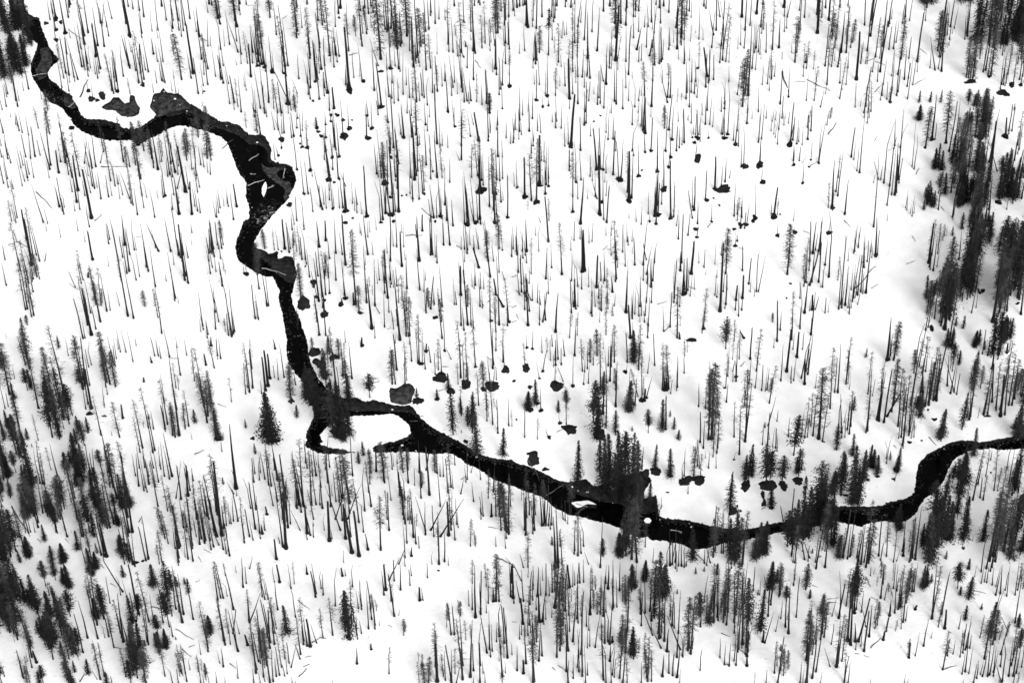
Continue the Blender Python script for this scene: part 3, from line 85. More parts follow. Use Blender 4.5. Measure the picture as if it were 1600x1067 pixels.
POOLS = '''87,30,4.2,3.4 88,47,3.0,2.5 88,63,3.3,2.7 95,35,3.0,2.5 102,52,3.3,2.7 160,150,5.8,4.8 143,155,5.0,4.1 152,157,3.3,2.7 138,142,3.3,2.7 183,143,3.3,2.7 223,133,3.7,3.0 72,37,3.3,2.7 203,57,3.0,2.5 150,88,3.0,2.5 402,103,2.7,2.2 414,105,3.3,2.7 425,112,4.0,3.3 409,100,2.7,2.2 444,115,2.5,2.1 450,162,4.2,3.4 512,145,2.8,2.3 499,155,2.0,1.6 489,158,2.3,1.9 392,120,2.0,1.6 515,87,2.3,1.9 502,108,2.5,2.1 420,160,1.7,1.4 530,28,2.0,1.6 492,128,2.2,1.8 319,143,2.0,1.6 302,115,1.7,1.4 595,112,5.0,1.7 610,107,3.3,2.7 596,167,3.7,3.0 546,142,5.0,4.1 568,127,3.3,2.7 796,135,3.7,3.0 700,175,2.5,2.1 775,108,2.2,1.8 838,157,2.8,2.3 855,150,3.3,2.7 857,165,2.0,1.6 848,167,2.5,2.1 1090,107,2.2,1.8 1516,128,8.3,3.3 1545,120,2.5,2.1 1565,145,7.5,4.2 1573,148,4.2,3.4 1581,133,4.7,3.8 1595,133,3.3,2.7 1391,160,2.7,2.2 112,200,4.2,3.4 258,306,2.5,2.1 440,218,4.7,3.7 435,243,2.5,2.1 440,231,1.7,1.4 459,213,2.2,1.8 470,213,1.8,1.5 469,225,1.8,1.5 472,230,2.8,2.3 480,231,3.3,2.7 464,265,2.2,1.8 485,266,3.0,2.5 495,200,3.0,2.5 497,206,2.7,2.2 502,213,3.0,2.5 509,215,2.3,1.9 517,190,2.3,1.9 517,180,2.7,2.2 527,180,3.3,2.7 509,236,2.3,1.9 519,246,3.0,2.5 530,245,2.7,2.2 514,281,4.7,3.8 522,285,2.3,1.9 530,280,2.3,1.9 520,326,2.5,2.1 475,303,2.7,2.2 465,185,1.8,1.5 464,200,1.8,1.5 509,195,1.8,1.5 520,265,1.7,1.4 534,215,3.3,2.7 452,320,4.2,3.4 546,201,3.7,3.0 538,213,6.0,5.0 575,216,4.2,3.4 581,201,3.3,2.7 536,188,3.0,2.5 573,181,2.3,1.9 606,191,2.0,1.6 611,246,3.0,2.5 615,231,2.0,1.6 601,286,5.0,4.2 620,245,2.2,1.8 623,330,3.0,2.5 611,336,5.0,3.3 610,308,2.7,2.2 613,303,2.3,1.9 615,346,2.7,2.2 573,338,3.5,2.9 540,330,4.7,3.3 595,348,3.2,1.7 603,333,2.7,2.2 540,348,3.0,2.5 551,341,2.0,1.6 663,303,2.5,2.1 655,311,2.0,1.6 648,281,2.3,1.9 688,338,3.5,2.7 680,346,2.3,1.9 730,351,3.8,3.3 743,348,3.5,2.7 751,298,8.0,5.0 758,296,3.3,2.7 773,348,3.3,2.7 775,303,2.5,2.1 793,340,2.8,2.3 750,343,1.7,1.4 711,198,2.2,1.8 631,215,2.7,2.2 665,195,2.0,1.6 635,305,1.3,1.1 628,306,1.0,0.8 550,188,1.3,1.1 645,311,1.7,1.4 676,268,2.0,1.6 820,308,4.3,3.3 838,316,4.7,3.7 843,290,3.3,2.7 852,303,2.5,2.1 857,291,2.5,2.1 808,293,2.2,1.8 833,228,1.7,1.4 892,230,3.3,2.7 900,285,2.2,1.8 908,281,1.8,1.5 932,265,2.7,2.2 942,265,2.7,2.2 940,316,2.7,2.2 937,335,3.3,2.7 958,273,1.8,1.5 968,281,5.7,4.0 983,315,4.2,3.0 998,275,3.3,2.7 1017,236,3.3,2.0 1008,238,2.2,1.8 1008,208,2.8,2.3 1005,203,2.0,1.6 1040,236,2.5,2.1 1045,203,2.3,1.9 1050,218,2.8,2.3 1048,246,3.0,2.5 1045,261,3.2,2.6 1057,236,1.7,1.4 1027,268,3.3,2.7 1037,296,5.7,4.0 1027,336,5.8,3.0 1025,350,2.7,2.2 1048,341,3.3,2.7 895,331,2.7,2.2 1015,346,2.3,1.9 907,350,2.0,1.6 1003,266,1.8,1.5 988,195,1.7,1.4 950,218,1.7,1.4 990,243,1.2,1.0 938,181,1.2,1.0 928,190,1.0,0.8 1082,215,1.8,1.5 1090,216,4.0,3.3 1085,223,3.0,2.5 1090,248,5.3,5.7 1107,216,2.2,1.8 1132,216,4.7,2.5 1137,210,2.8,2.3 1149,226,3.7,2.7 1164,260,5.0,4.2 1187,258,5.0,5.3 1192,285,4.3,4.0 1234,226,4.5,4.2 1245,225,1.7,1.4 1240,258,3.2,2.2 1254,286,2.5,2.1 1262,218,2.0,1.6 1264,261,2.0,1.6 1267,250,1.7,1.4 1279,255,2.2,1.8 1117,296,3.3,2.5 1130,296,11.7,5.3 1104,313,3.7,2.7 1124,321,2.0,1.6 1112,346,2.5,2.1 1180,340,3.8,3.7 1177,345,3.3,2.7 1209,338,4.5,5.0 1165,351,4.0,3.0 1157,351,3.0,3.3 1302,325,2.8,2.3 1219,335,1.7,1.4 1309,306,1.7,1.4 1320,335,1.7,1.4 1167,193,2.0,1.6 1069,223,1.7,1.4 1084,328,2.7,2.2 1115,310,1.3,1.1 1530,213,6.7,4.2 1571,213,5.8,3.7 1456,218,3.7,3.0 1478,223,2.7,2.2 1483,236,2.3,1.9 1511,211,2.7,2.2 1445,231,2.3,1.9 1560,316,5.8,3.0 1543,283,2.5,2.1 1471,265,2.2,1.8 1381,286,1.7,1.4 1343,270,2.0,1.6 289,429,3.0,2.5 385,428,4.2,3.0 474,474,8.7,10.7 490,441,5.0,4.1 490,448,2.3,1.9 495,464,3.2,2.6 507,469,2.7,2.2 507,491,5.7,5.3 515,458,2.2,1.8 532,476,3.7,3.3 499,523,2.3,1.9 477,416,1.7,1.4 405,451,1.7,1.4 497,431,1.7,1.4 460,524,0.8,0.7 475,358,1.7,1.4 440,393,0.8,0.7 417,478,1.7,1.4 540,466,3.7,3.0 563,489,4.0,2.3 581,513,3.0,2.5 680,496,3.7,2.7 768,501,2.3,1.9 625,531,2.2,1.8 796,503,2.5,2.1 878,428,2.5,2.1 910,424,3.3,2.7 1087,358,3.3,2.7 1089,371,3.0,1.7 1147,358,3.0,2.3 1157,356,2.2,1.8 1152,376,2.0,1.6 1149,384,3.3,2.7 1215,368,3.7,2.7 1242,363,3.3,3.3 1295,364,3.7,3.3 1299,363,2.0,1.6 1070,459,3.7,2.3 1099,513,3.0,3.0 1120,464,1.7,1.4 1159,484,1.8,1.5 1259,441,2.5,1.7 1295,433,1.7,1.4 1235,443,2.7,1.2 1229,466,1.0,0.8 1080,428,2.0,1.6 1080,531,8.3,2.7 1543,364,2.3,1.9 1456,513,3.3,4.2 1536,454,3.3,3.0 1590,474,3.3,2.0 140,646,5.0,2.7 163,650,3.3,1.2 492,550,8.7,7.0 499,568,8.3,6.7 522,558,6.7,5.0 514,601,3.3,3.3 530,676,13.3,7.5 430,688,8.3,2.3 342,685,8.3,3.0 455,626,4.3,3.3 395,685,3.3,2.5 427,693,2.0,1.3 566,540,3.3,2.3 658,568,3.7,2.7 688,590,11.7,6.7 705,611,6.3,4.7 653,626,8.0,5.3 683,623,3.7,3.0 728,600,6.7,7.5 768,603,10.8,7.5 756,608,5.0,3.3 790,578,5.8,5.0 743,573,2.3,1.9 666,548,3.3,2.0 695,548,2.3,1.9 536,586,2.7,2.2 778,676,1.5,1.2 728,690,3.3,3.0 822,575,5.0,6.7 870,603,9.2,7.0 895,603,3.2,2.6 848,580,2.5,2.1 843,591,2.2,1.8 823,543,2.5,2.1 832,545,2.3,1.9 828,640,4.7,4.0 840,630,3.0,2.5 845,641,3.3,3.3 875,661,3.0,2.5 858,683,3.3,2.7 890,670,10.8,7.0 937,680,10.0,6.7 1003,625,5.0,3.3 1010,621,2.5,2.1 877,568,1.7,1.4 868,570,2.0,1.6 898,555,2.0,1.6 912,600,1.7,1.4 1040,608,5.0,2.5 833,708,8.3,3.3 983,641,3.0,2.5 803,595,3.0,1.7 828,605,3.3,3.0 977,581,3.3,2.7 807,655,1.7,1.4 1132,606,2.5,1.3 1150,588,3.3,1.7 1124,648,2.0,1.3 1287,690,2.0,1.3 1550,576,3.3,2.0 1543,650,5.0,1.7 1460,655,4.3,2.3 1450,640,2.0,1.6 1421,691,3.3,2.0 1440,688,1.0,0.8 213,878,4.0,2.3 223,876,2.5,2.0 35,714,2.7,1.3 17,853,1.7,1.4 417,803,2.7,1.7 369,761,3.7,2.0 445,854,3.3,2.3 410,833,2.2,1.8 833,718,9.2,8.3 1025,736,8.3,5.8 1010,738,5.0,5.0 1047,743,3.3,3.0 1067,753,6.7,5.0 1043,769,2.5,1.3 852,733,5.0,2.7 1145,798,5.8,6.7 1165,759,7.7,6.7 1200,758,12.5,7.5 1192,773,3.3,5.0 1194,786,3.3,5.0 1205,793,3.8,2.7 1224,758,6.7,6.7 1247,751,7.7,5.3 1320,773,5.0,1.7 1290,778,2.7,2.0 1092,749,10.0,6.7 1072,751,8.3,6.7 1152,791,1.3,2.3 1157,798,1.3,2.3 1175,743,1.7,1.4 1147,718,2.0,1.6 1401,733,5.0,4.0 1396,748,2.7,1.7 1371,744,3.3,2.3 1356,749,3.3,1.3 1505,856,2.7,2.0 1548,738,1.7,1.0 546,997,3.7,2.3 685,891,2.0,1.3'''
LOGS = '''125,153,137,125 107,47,128,62 314,60,324,65 442,30,449,25 387,10,395,8 743,95,751,107 545,87,561,83 1242,128,1259,128 1260,125,1297,143 1222,112,1234,153 1353,97,1366,92 1368,97,1383,102 1438,77,1448,85 1366,145,1378,133 1428,133,1446,123 1513,130,1528,122 57,300,82,326 148,346,160,335 158,261,200,261 347,233,364,218 676,341,658,326 1264,261,1277,253 1294,211,1307,193 1319,345,1329,355 1105,356,1112,348 1366,221,1371,213 1431,273,1436,263 1470,323,1476,331 1388,236,1393,233 27,378,45,388 13,383,27,378 213,371,222,371 118,451,108,443 633,368,660,368 713,384,723,389 605,514,611,513 800,433,808,431 807,454,815,463 800,481,807,478 807,491,810,499 800,504,807,501 1027,476,1042,471 1037,519,1048,508 942,391,950,384 1255,361,1267,366 1077,448,1087,453 1154,388,1162,389 1425,369,1431,378 1416,413,1430,408 1335,453,1368,416 1361,451,1373,444 1335,466,1341,453 158,650,168,650 340,631,354,636 304,710,319,703 267,560,280,560 640,658,653,658 683,685,716,678 656,651,663,650 586,593,591,590 586,598,593,596 685,611,695,608 691,573,700,573 761,558,768,563 877,601,887,608 870,675,880,670 1189,676,1194,671 1290,668,1299,658 1157,573,1164,565 1451,683,1463,696 1396,696,1401,700 17,791,47,838 58,841,65,848 102,841,108,849 172,811,177,803 157,881,163,888 33,714,38,711 240,793,248,794 217,816,222,806 319,858,330,864 310,869,315,878 585,796,588,801 763,823,780,826 720,749,728,744 776,871,803,883 835,731,843,751 825,718,833,733 1025,811,1035,789 853,774,887,754 902,801,918,789 1050,829,1067,831 1089,866,1107,884 1190,796,1200,788 1361,866,1368,873 8,974,18,982 237,947,258,952 233,1036,243,1031 178,1011,197,1014 173,911,182,917 125,1064,132,1054 275,982,302,999 284,1014,299,1026 465,937,484,952 295,1011,305,1007 487,1004,499,997 467,1057,480,1044 474,1041,485,1037 477,1026,490,1024 305,909,312,907 435,991,444,991 359,1036,369,1044 499,996,510,997 606,976,613,979 800,971,808,972 952,994,960,994 950,1004,960,1006 863,1042,868,1047 872,1039,883,1047 850,936,855,941 1127,989,1140,994 1130,1039,1142,1037 1222,909,1234,906 1269,914,1277,917 1292,936,1310,934 1294,941,1307,941 1162,1019,1154,1014 1471,1046,1495,1039 1361,932,1373,939 1360,1012,1376,997 1336,1021,1343,1021 1350,1024,1358,1026 1521,922,1541,927'''
# ------------------------------------------------------------------ materials (all neutral greys)
def mat(name, lo, hi, scale=3.0, rough=.8, bump=0.0, bscale=8.0, spec=.2, stretch=None, detail=4):
    m = bpy.data.materials.new(name); m.use_nodes = True
    n = m.node_tree; b = n.nodes["Principled BSDF"]
    b.inputs["Roughness"].default_value = rough; b.inputs["Specular IOR Level"].default_value = spec
    tc = n.nodes.new("ShaderNodeTexCoord"); mp = n.nodes.new("ShaderNodeMapping")
    geo = n.nodes.new("ShaderNodeNewGeometry")
    n.links.new(geo.outputs["Position"], mp.inputs["Vector"])
    if stretch: mp.inputs["Scale"].default_value = stretch
    t = n.nodes.new("ShaderNodeTexNoise"); t.inputs["Scale"].default_value = scale; t.inputs["Detail"].default_value = detail
    r = n.nodes.new("ShaderNodeValToRGB"); r.color_ramp.elements[0].position = .35; r.color_ramp.elements[1].position = .68
    r.color_ramp.elements[0].color = (lo, lo, lo, 1); r.color_ramp.elements[1].color = (hi, hi, hi, 1)
    n.links.new(mp.outputs[0], t.inputs["Vector"]); n.links.new(t.outputs["Fac"], r.inputs[0])
    n.links.new(r.outputs[0], b.inputs["Base Color"])
    if bump:
        t2 = n.nodes.new("ShaderNodeTexNoise"); t2.inputs["Scale"].default_value = bscale; t2.inputs["Detail"].default_value = 5
        n.links.new(mp.outputs[0], t2.inputs["Vector"])
        bp = n.nodes.new("ShaderNodeBump"); bp.inputs["Strength"].default_value = bump; bp.inputs["Distance"].default_value = .3
        n.links.new(t2.outputs["Fac"], bp.inputs["Height"]); n.links.new(bp.outputs[0], b.inputs["Normal"])
    return m

M_SNOW = mat("snow", .82, .91, .25, .6, .45, 1.1)
M_MUD = mat("wet_earth", .004, .024, .8, .7, .5, 1.7, detail=8)
M_GRAVEL = mat("gravel_bar", .005, .065, .9, .8, .5, 2.3, detail=9)
M_SLUSH = mat("slush", .004, .022, .9, .45, .2, 2, detail=8)
M_CHAR = mat("charred_wood", .0025, .007, 1.2, .85)
M_BURNT = mat("burnt_wood", .005, .022, .8, .85)
M_GREYWOOD = mat("weathered_wood", .03, .10, .9, .85)
M_TWIG = mat("dead_twigs", .03, .075, .7, .9)
M_TWIG2 = mat("grey_twigs", .02, .07, .5, .9)
M_NEEDLE = mat("needles", .003, .013, .7, .8)
M_NEEDLE2 = mat("pale_needles", .008, .036, .8, .85)
M_BARK = mat("bark", .008, .025, 1.5, .9)
M_PALE = mat("bleached_wood", .25, .5, 1.2, .9)
M_LOG = mat("fallen_wood", .03, .12, 1.2, .9)

def water_material():
    m = mat("river_water", .0008, .002, .5, .08, .12, .35, .03)
    n = m.node_tree; b = n.nodes["Principled BSDF"]
    ramp = b.inputs["Base Color"].links[0].from_node
    geo = n.nodes.new("ShaderNodeNewGeometry")
    t = n.nodes.new("ShaderNodeTexNoise"); t.inputs["Scale"].default_value = .85; t.inputs["Detail"].default_value = 9; t.inputs["Roughness"].default_value = .72; t.inputs["Distortion"].default_value = 1.2
    big = n.nodes.new("ShaderNodeTexNoise"); big.inputs["Scale"].default_value = .07; big.inputs["Detail"].default_value = 1
    mul = n.nodes.new("ShaderNodeMath"); mul.operation = "MULTIPLY"
    cr = n.nodes.new("ShaderNodeValToRGB")
    cr.color_ramp.elements[0].position = .345; cr.color_ramp.elements[0].color = (0, 0, 0, 1)
    cr.color_ramp.elements[1].position = .44; cr.color_ramp.elements[1].color = (1, 1, 1, 1)
    e = cr.color_ramp.elements.new(.395); e.color = (.11, .11, .11, 1)
    n.links.new(geo.outputs["Position"], t.inputs["Vector"]); n.links.new(geo.outputs["Position"], big.inputs["Vector"])
    n.links.new(t.outputs["Fac"], mul.inputs[0]); n.links.new(big.outputs["Fac"], mul.inputs[1])
    n.links.new(mul.outputs[0], cr.inputs[0])
    mx = n.nodes.new("ShaderNodeMix"); mx.data_type = "RGBA"
    n.links.new(cr.outputs[0], mx.inputs["Factor"]); n.links.new(ramp.outputs[0], mx.inputs["A"])
    mx.inputs["B"].default_value = (.30, .30, .30, 1)          # broken white water
    n.links.new(mx.outputs["Result"], b.inputs["Base Color"])
    return m
M_WATER = water_material()

# ------------------------------------------------------------------ mesh helpers
def new_mesh(name, v, f, mats, fm=None, smooth=False):
    """v (n,3) array; f list of index tuples or (m,3) array"""
    me = bpy.data.meshes.new(name)
    v = np.asarray(v, np.float32)
    if isinstance(f, np.ndarray):
        m = len(f); k = f.shape[1]
        me.vertices.add(len(v)); me.vertices.foreach_set("co", v.ravel())
        me.loops.add(m * k); me.loops.foreach_set("vertex_index", f.astype(np.int32).ravel())
        me.polygons.add(m); me.polygons.foreach_set("loop_start", np.arange(0, m * k, k, dtype=np.int32))
        me.polygons.foreach_set("loop_total", np.full(m, k, np.int32))
    else:
        me.from_pydata([tuple(map(float, q)) for q in v], [], f)
    for q in mats: me.materials.append(q)
    if fm is not None: me.polygons.foreach_set("material_index", np.asarray(fm, np.int32))
    if smooth: me.polygons.foreach_set("use_smooth", np.ones(len(me.polygons), bool))
    me.update(calc_edges=True); me.validate()
    return me

def link(name, me, parent=None):
    o = bpy.data.objects.new(name, me); COL.objects.link(o)
    if parent: o.parent = parent
    return o

def tag(o, label, cat, group=None):
    o["label"] = label; o["category"] = cat
    if group: o["group"] = group
    return o

def structure(o): o["kind"] = "structure"; return o

class TM:
    """triangle soup"""
    def __init__(s): s.v = []; s.f = []
    def tri(s, a, b, c):
        i = len(s.v); s.v += [a, b, c]; s.f.append((i, i + 1, i + 2))
    def tube(s, pts, rad, n=5):
        i0 = len(s.v)
        for p, r in zip(pts, rad):
            for k in range(n):
                a = 2 * math.pi * k / n
                s.v.append((p[0] + r * math.cos(a), p[1] + r * math.sin(a), p[2]))
        for j in range(len(pts) - 1):
            for k in range(n):
                a = i0 + j * n + k; b = i0 + j * n + (k + 1) % n
                s.f.append((a, b, b + n)); s.f.append((a, b + n, a + n))
        t = len(s.v); s.v.append(tuple(pts[-1])); e = t - n
        for k in range(n): s.f.append((e + k, e + (k + 1) % n, t))
    def twig(s, p, d, L, w, R):
        """a thin tapering sliver from p along d"""
        d = np.array(d) / (np.linalg.norm(d) + 1e-9)
        q = np.cross(d, [R.gauss(0, 1), R.gauss(0, 1), R.gauss(0, 1)]); q = q / (np.linalg.norm(q) + 1e-9) * w / 2
        p = np.array(p); s.tri(tuple(p - q), tuple(p + q), tuple(p + d * L))
    def arr(s): return np.array(s.v, np.float32), np.array(s.f, np.int32)

# ------------------------------------------------------------------ tree prototypes (metres, reference height 16)
HREF = 16.0
def trunk_path(R, top=1.0, crook=.12, n=9):
    ax, ay, ph = R.uniform(-crook, crook), R.uniform(-crook, crook), R.uniform(0, 6)
    bx, by = R.uniform(-crook, crook), R.uniform(-crook, crook)
    out = []
    for i in range(n):
        t = i / (n - 1) * top
        out.append((ax * 2 * t * t + bx * .6 * math.sin(ph + 7 * t) * t, ay * 2 * t * t + by * .6 * math.sin(ph + 5 * t) * t, -.4 + (HREF + .4) * t))
    return out

def snag_proto(R, r0, snapped, stubs, kink=False):
    tm = TM(); pts = trunk_path(R, 1.0, .16)
    if kink:                                            # broken, bent upper stem
        kx = R.choice((-1, 1)) * R.uniform(.5, 1.1)
        pts = [(p[0] + max(0, (p[2] - 10) / 6) * kx, p[1], p[2]) for p in pts]
    rt = r0 * (.62 if snapped else .2)
    rad = [r0 * 1.75] + [r0 + (rt - r0) * (i / 8) ** 1.35 for i in range(1, 9)]
    tm.tube(pts, rad, 6)
    if snapped:                                         # splintered top
        x, y, z = pts[-1]
        for _ in range(3): tm.twig((x + R.uniform(-.5, .5) * rt, y, z - .2), (R.gauss(0, .25), R.gauss(0, .25), 1), R.uniform(.5, 1.3), rt * 1.1, R)
    for _ in range(stubs):
        t = R.uniform(.25, .97); j = int(t * 8); q = pts[j]; a = R.uniform(0, 6.3)
        tm.twig((q[0], q[1], t * HREF), (math.cos(a), math.sin(a), R.uniform(-.5, .3)), R.uniform(.3, 1.1) * (1.15 - .5 * t), R.uniform(.05, .09), R)
    return tm.arr()

def branchy_proto(R, n, lo, length, width, sub, r0, droop, patchy=0.0, crown_top=1.0):
    """dead conifer: (trunk arrays, branch arrays)"""
    tr = TM(); pts = trunk_path(R, 1.0, .14); rad = [r0 * 1.4] + [r0 * (1 - .82 * (i / 8) ** 1.3) for i in range(1, 9)]
    tr.tube(pts, rad, 6)
    br = TM(); br.tube([q for i, q in enumerate(pts) if i / 8 >= lo - .13], [.02] * sum(i / 8 >= lo - .13 for i in range(9)), 3)
    gaps = [(R.uniform(0, 6.3), R.uniform(lo, 1)) for _ in range(5)]
    for i in range(n):
        t = lo + (crown_top - lo) * R.random() ** .85
        a = R.uniform(0, 6.3)
        if patchy and any(abs((a - g + 3.14) % 6.28 - 3.14) < 1.1 and abs(t - z) < .12 for g, z in gaps) and R.random() < patchy: continue
        q = pts[min(8, int(t * 8 + .5))]; env = (min(1, (1.04 - t) * 2.6)) ** .7 * (.55 + .45 * math.sin(t * 9 + i % 3) ** 2)
        L = length * env * R.uniform(.5, 1.25) + .15
        d = np.array([math.cos(a), math.sin(a), -droop + R.uniform(-.25, .35) + .5 * (t > .9)])
        p = np.array([q[0], q[1], t * HREF])
        br.twig(p, d, L, width, R)
        dn = d / np.linalg.norm(d)
        for _ in range(sub):
            s = R.uniform(.25, 1.0) * L
            e = dn + np.array([R.gauss(0, .6), R.gauss(0, .6), R.gauss(-.25, .45)])
            br.twig(p + dn * s, e, R.uniform(.25, .6) * min(1, L + .2), width * .8, R)
    return tr.arr(), br.arr()

def conifer_proto(R, rad, lo, shape, levels, per, leaf, bare=.0):
    tr = TM(); pts = trunk_path(R, 1.0, .08); tr.tube(pts, [.26] + [.2 * (1 - .92 * i / 8) for i in range(1, 9)], 6)
    cr = TM(); cr.tube(pts[1:], [.03] * 8, 3)
    lump = [(R.uniform(0, 6.3), R.uniform(lo, .95), R.uniform(-.45, .35)) for _ in range(9)]
    for lv in range(levels):
        t = lo + (1 - lo) * (lv + R.uniform(-.4, .4)) / levels; t = min(max(t, lo), .995)
        u = (t - lo) / (1 - lo)
        if shape == "spire": env = (1 - u) ** .8 * .92 + .08
        elif shape == "full": env = (1 - u ** 1.45) ** .85 * (.55 + .45 * min(1, u * 5)) + .03
        elif shape == "column": env = min(1, (1 - u) * 2.2) ** .7 * (.7 + .3 * min(1, u * 6))
        else: env = math.sin(math.pi * min(1, (u * .86 + .14))) ** .8 * .95 + .06        # rounded pine crown
        k = max(3, int(per * (.45 + .55 * env) + .5)); a0 = R.uniform(0, 6.3)
        for b in range(k):
            a = a0 + 6.283 * b / k + R.uniform(-.35, .35)
            if R.random() < bare: continue
            m = 1 + sum(w for g, z, w in lump if abs((a - g + 3.14) % 6.28 - 3.14) < .9 and abs(t - z) < .09)
            L = rad * env * R.uniform(.62, 1.22) * max(.35, m)
            dz = (-.42 if shape in ("spire", "full", "column") else R.uniform(-.25, .35)) * L + R.uniform(-.12, .1)
            q = pts[min(8, int(t * 8 + .5))]
            o = np.array([q[0], q[1], t * HREF]); e = np.array([math.cos(a) * L, math.sin(a) * L, dz])
            side = np.array([-math.sin(a), math.cos(a), 0])
            nl = max(2, int(L / leaf * 1.25))
            for j in range(nl):
                s = (j + R.uniform(.3, 1.0)) / nl; c = o + e * s
                w = leaf * R.uniform(.55, 1.05) * (1.1 - .45 * s)
                d2 = e / (L + .01) * R.uniform(.5, 1.0) + side * R.uniform(-.9, .9) + np.array([0, 0, R.uniform(-.7, .25)])
                d2 = d2 / np.linalg.norm(d2)
                n2 = np.cross(d2, [R.gauss(0, .5), R.gauss(0, .5), 1]); n2 = n2 / (np.linalg.norm(n2) + 1e-6)
                cr.tri(tuple(c - d2 * w * .5 + n2 * w * .42), tuple(c - d2 * w * .4 - n2 * w * .42), tuple(c + d2 * w * .95))
    cr.twig((pts[-1][0], pts[-1][1], HREF * .97), (0, 0, 1), .7, .12, R)
    return tr.arr(), cr.arr()

PR = random.Random(21)
P_SNAG = [snag_proto(PR, PR.uniform(.145, .225), i % 4 == 3, [3, 8, 14, 5, 10][i % 5], i % 9 == 4) for i in range(18)]
P_STOUT = [snag_proto(PR, PR.uniform(.29, .38), i % 2 == 0, [2, 5, 9][i % 3]) for i in range(9)]
P_WISPY = [branchy_proto(PR, PR.choice((80, 130, 190)), PR.uniform(.15, .45), PR.uniform(.9, 1.4), .08, 6, .185, .25, .8) for i in range(14)]
P_GREY = [branchy_proto(PR, PR.choice((260, 330, 400)), PR.uniform(.05, .2), PR.uniform(1.1, 1.55), .09, 7, .2, .35, .4) for i in range(9)]
P_CON = ([conifer_proto(PR, PR.uniform(1.9, 2.35), PR.uniform(.03, .09), "spire", 46, 11, .52, .13) for _ in range(6)]
         + [conifer_proto(PR, PR.uniform(2.5, 2.9), .03, "full", 60, 16, .56, .03) for _ in range(3)]
         + [conifer_proto(PR, PR.uniform(1.5, 1.9), PR.uniform(.05, .15), "column", 44, 10, .5, .22) for _ in range(4)]
         + [conifer_proto(PR, PR.uniform(2.0, 2.6), PR.uniform(.22, .4), "pine", 34, 11, .54, .26) for _ in range(4)])
CON_KIND = ["spire"] * 6 + ["full"] * 3 + ["column"] * 4 + ["pine"] * 4
P_YOUNG = [conifer_proto(PR, PR.uniform(2.6, 3.6), .02, "full", 22, 8, 1.1, .05) for _ in range(5)]
P_TUFT = [conifer_proto(PR, 1.5, .62, "spire", 16, 8, .6, .05)]

def placed(px, py, h, dx, width):
    p, v = tree_axis(px, py, h, dx)
    L = float(np.linalg.norm(v)); q = Vector((0, 0, 1)).rotation_difference(Vector(v))
    q = q @ Quaternion((0, 0, 1), rng.uniform(0, 6.283))
    return Matrix.LocRotScale(Vector(p), q, Vector((width(L), width(L), L / HREF))), L

def soup(items):
    """merge [(matrix, (v,f))] into one array pair"""
    V, Fc, n = [], [], 0
    for m, (v, f) in items:
        a = np.array(m); V.append(v @ a[:3, :3].T + a[:3, 3]); Fc.append(f + n); n += len(v)
    return np.concatenate(V), np.concatenate(Fc)
# ------------------------------------------------------------------ river, pools and snow
RIVER = '''-6,-60 8,-12 12,0 17,20 25,33 38,55 58,68 57,78 48,102 50,120 60,137 78,160 98,170 105,180 120,200 142,212 170,220 205,220 215,229 225,222 245,212 275,197 302,200 325,206 344,214 355,224 365,248 369,261 379,278 385,286 384,308 389,323 389,341 380,346 377,356 369,378 368,389 372,406 382,414 399,426 414,432 427,434 434,449 437,456 435,465 440,486 443,503 447,523 448,553 452,570 462,585 475,600 484,625 490,648 484,664 478,678 480,688 476,696 489,704 504,709 533,709 555,706 534,702 509,697 500,692 505,690 500,680 505,673 515,663 535,655 548,650 580,649 615,647 626,653 638,663 641,678 621,688 586,696 583,702 588,707 641,706 675,709 700,708 710,711 733,726 750,734 771,749 800,759 817,766 840,774 850,777 863,791 878,798 887,804 907,807 927,813 950,818 970,826 985,834 998,840 1012,838 1017,843 1042,845 1067,851 1080,857 1092,858 1107,855 1124,851 1140,846 1167,843 1184,838 1200,835 1225,831 1265,824 1304,814 1322,818 1334,820 1346,823 1355,818 1380,814 1395,816 1416,814 1431,801 1443,781 1453,774 1475,751 1481,734 1493,716 1501,711 1513,705 1525,702 1550,701 1571,703 1600,701 1660,696 1740,690 1740,666 1660,674 1620,677 1600,680 1575,683 1533,690 1506,688 1486,691 1466,700 1448,710 1436,724 1431,741 1430,761 1425,773 1413,779 1388,785 1376,790 1334,791 1300,791 1290,798 1267,802 1230,814 1209,817 1184,823 1159,827 1142,826 1114,822 1092,816 1067,812 1038,809 1027,801 1028,789 1025,774 1016,776 1007,778 1008,766 1018,750 1005,735 985,740 950,752 933,759 923,756 915,748 887,753 870,749 850,739 833,731 810,724 800,718 775,716 745,708 738,703 718,690 701,681 678,669 660,655 648,640 640,633 625,634 605,630 583,624 572,627 556,621 540,622 525,616 515,611 507,603 497,590 487,570 482,553 480,533 475,518 467,494 460,481 455,463 458,456 459,446 464,428 460,413 458,403 449,400 434,404 434,393 422,396 410,391 400,386 398,376 410,356 434,328 449,313 455,301 461,288 462,276 455,260 442,256 424,250 424,233 419,221 410,211 394,211 382,205 374,196 355,190 345,190 324,178 297,163 275,167 255,172 232,190 217,200 192,200 185,193 162,187 132,185 117,160 110,148 100,142 80,125 75,117 80,105 92,95 82,80 75,68 65,43 60,28 50,25 40,15 38,0 36,-12 30,-60'''
ISLANDS = ['415,284 417,292 414,303 412,308 409,302 410,292',
           '893,785 905,783 920,782 932,788 918,787 910,791 902,793',
           '1006,813 1009,809 1015,809 1018,813 1015,817 1009,817']
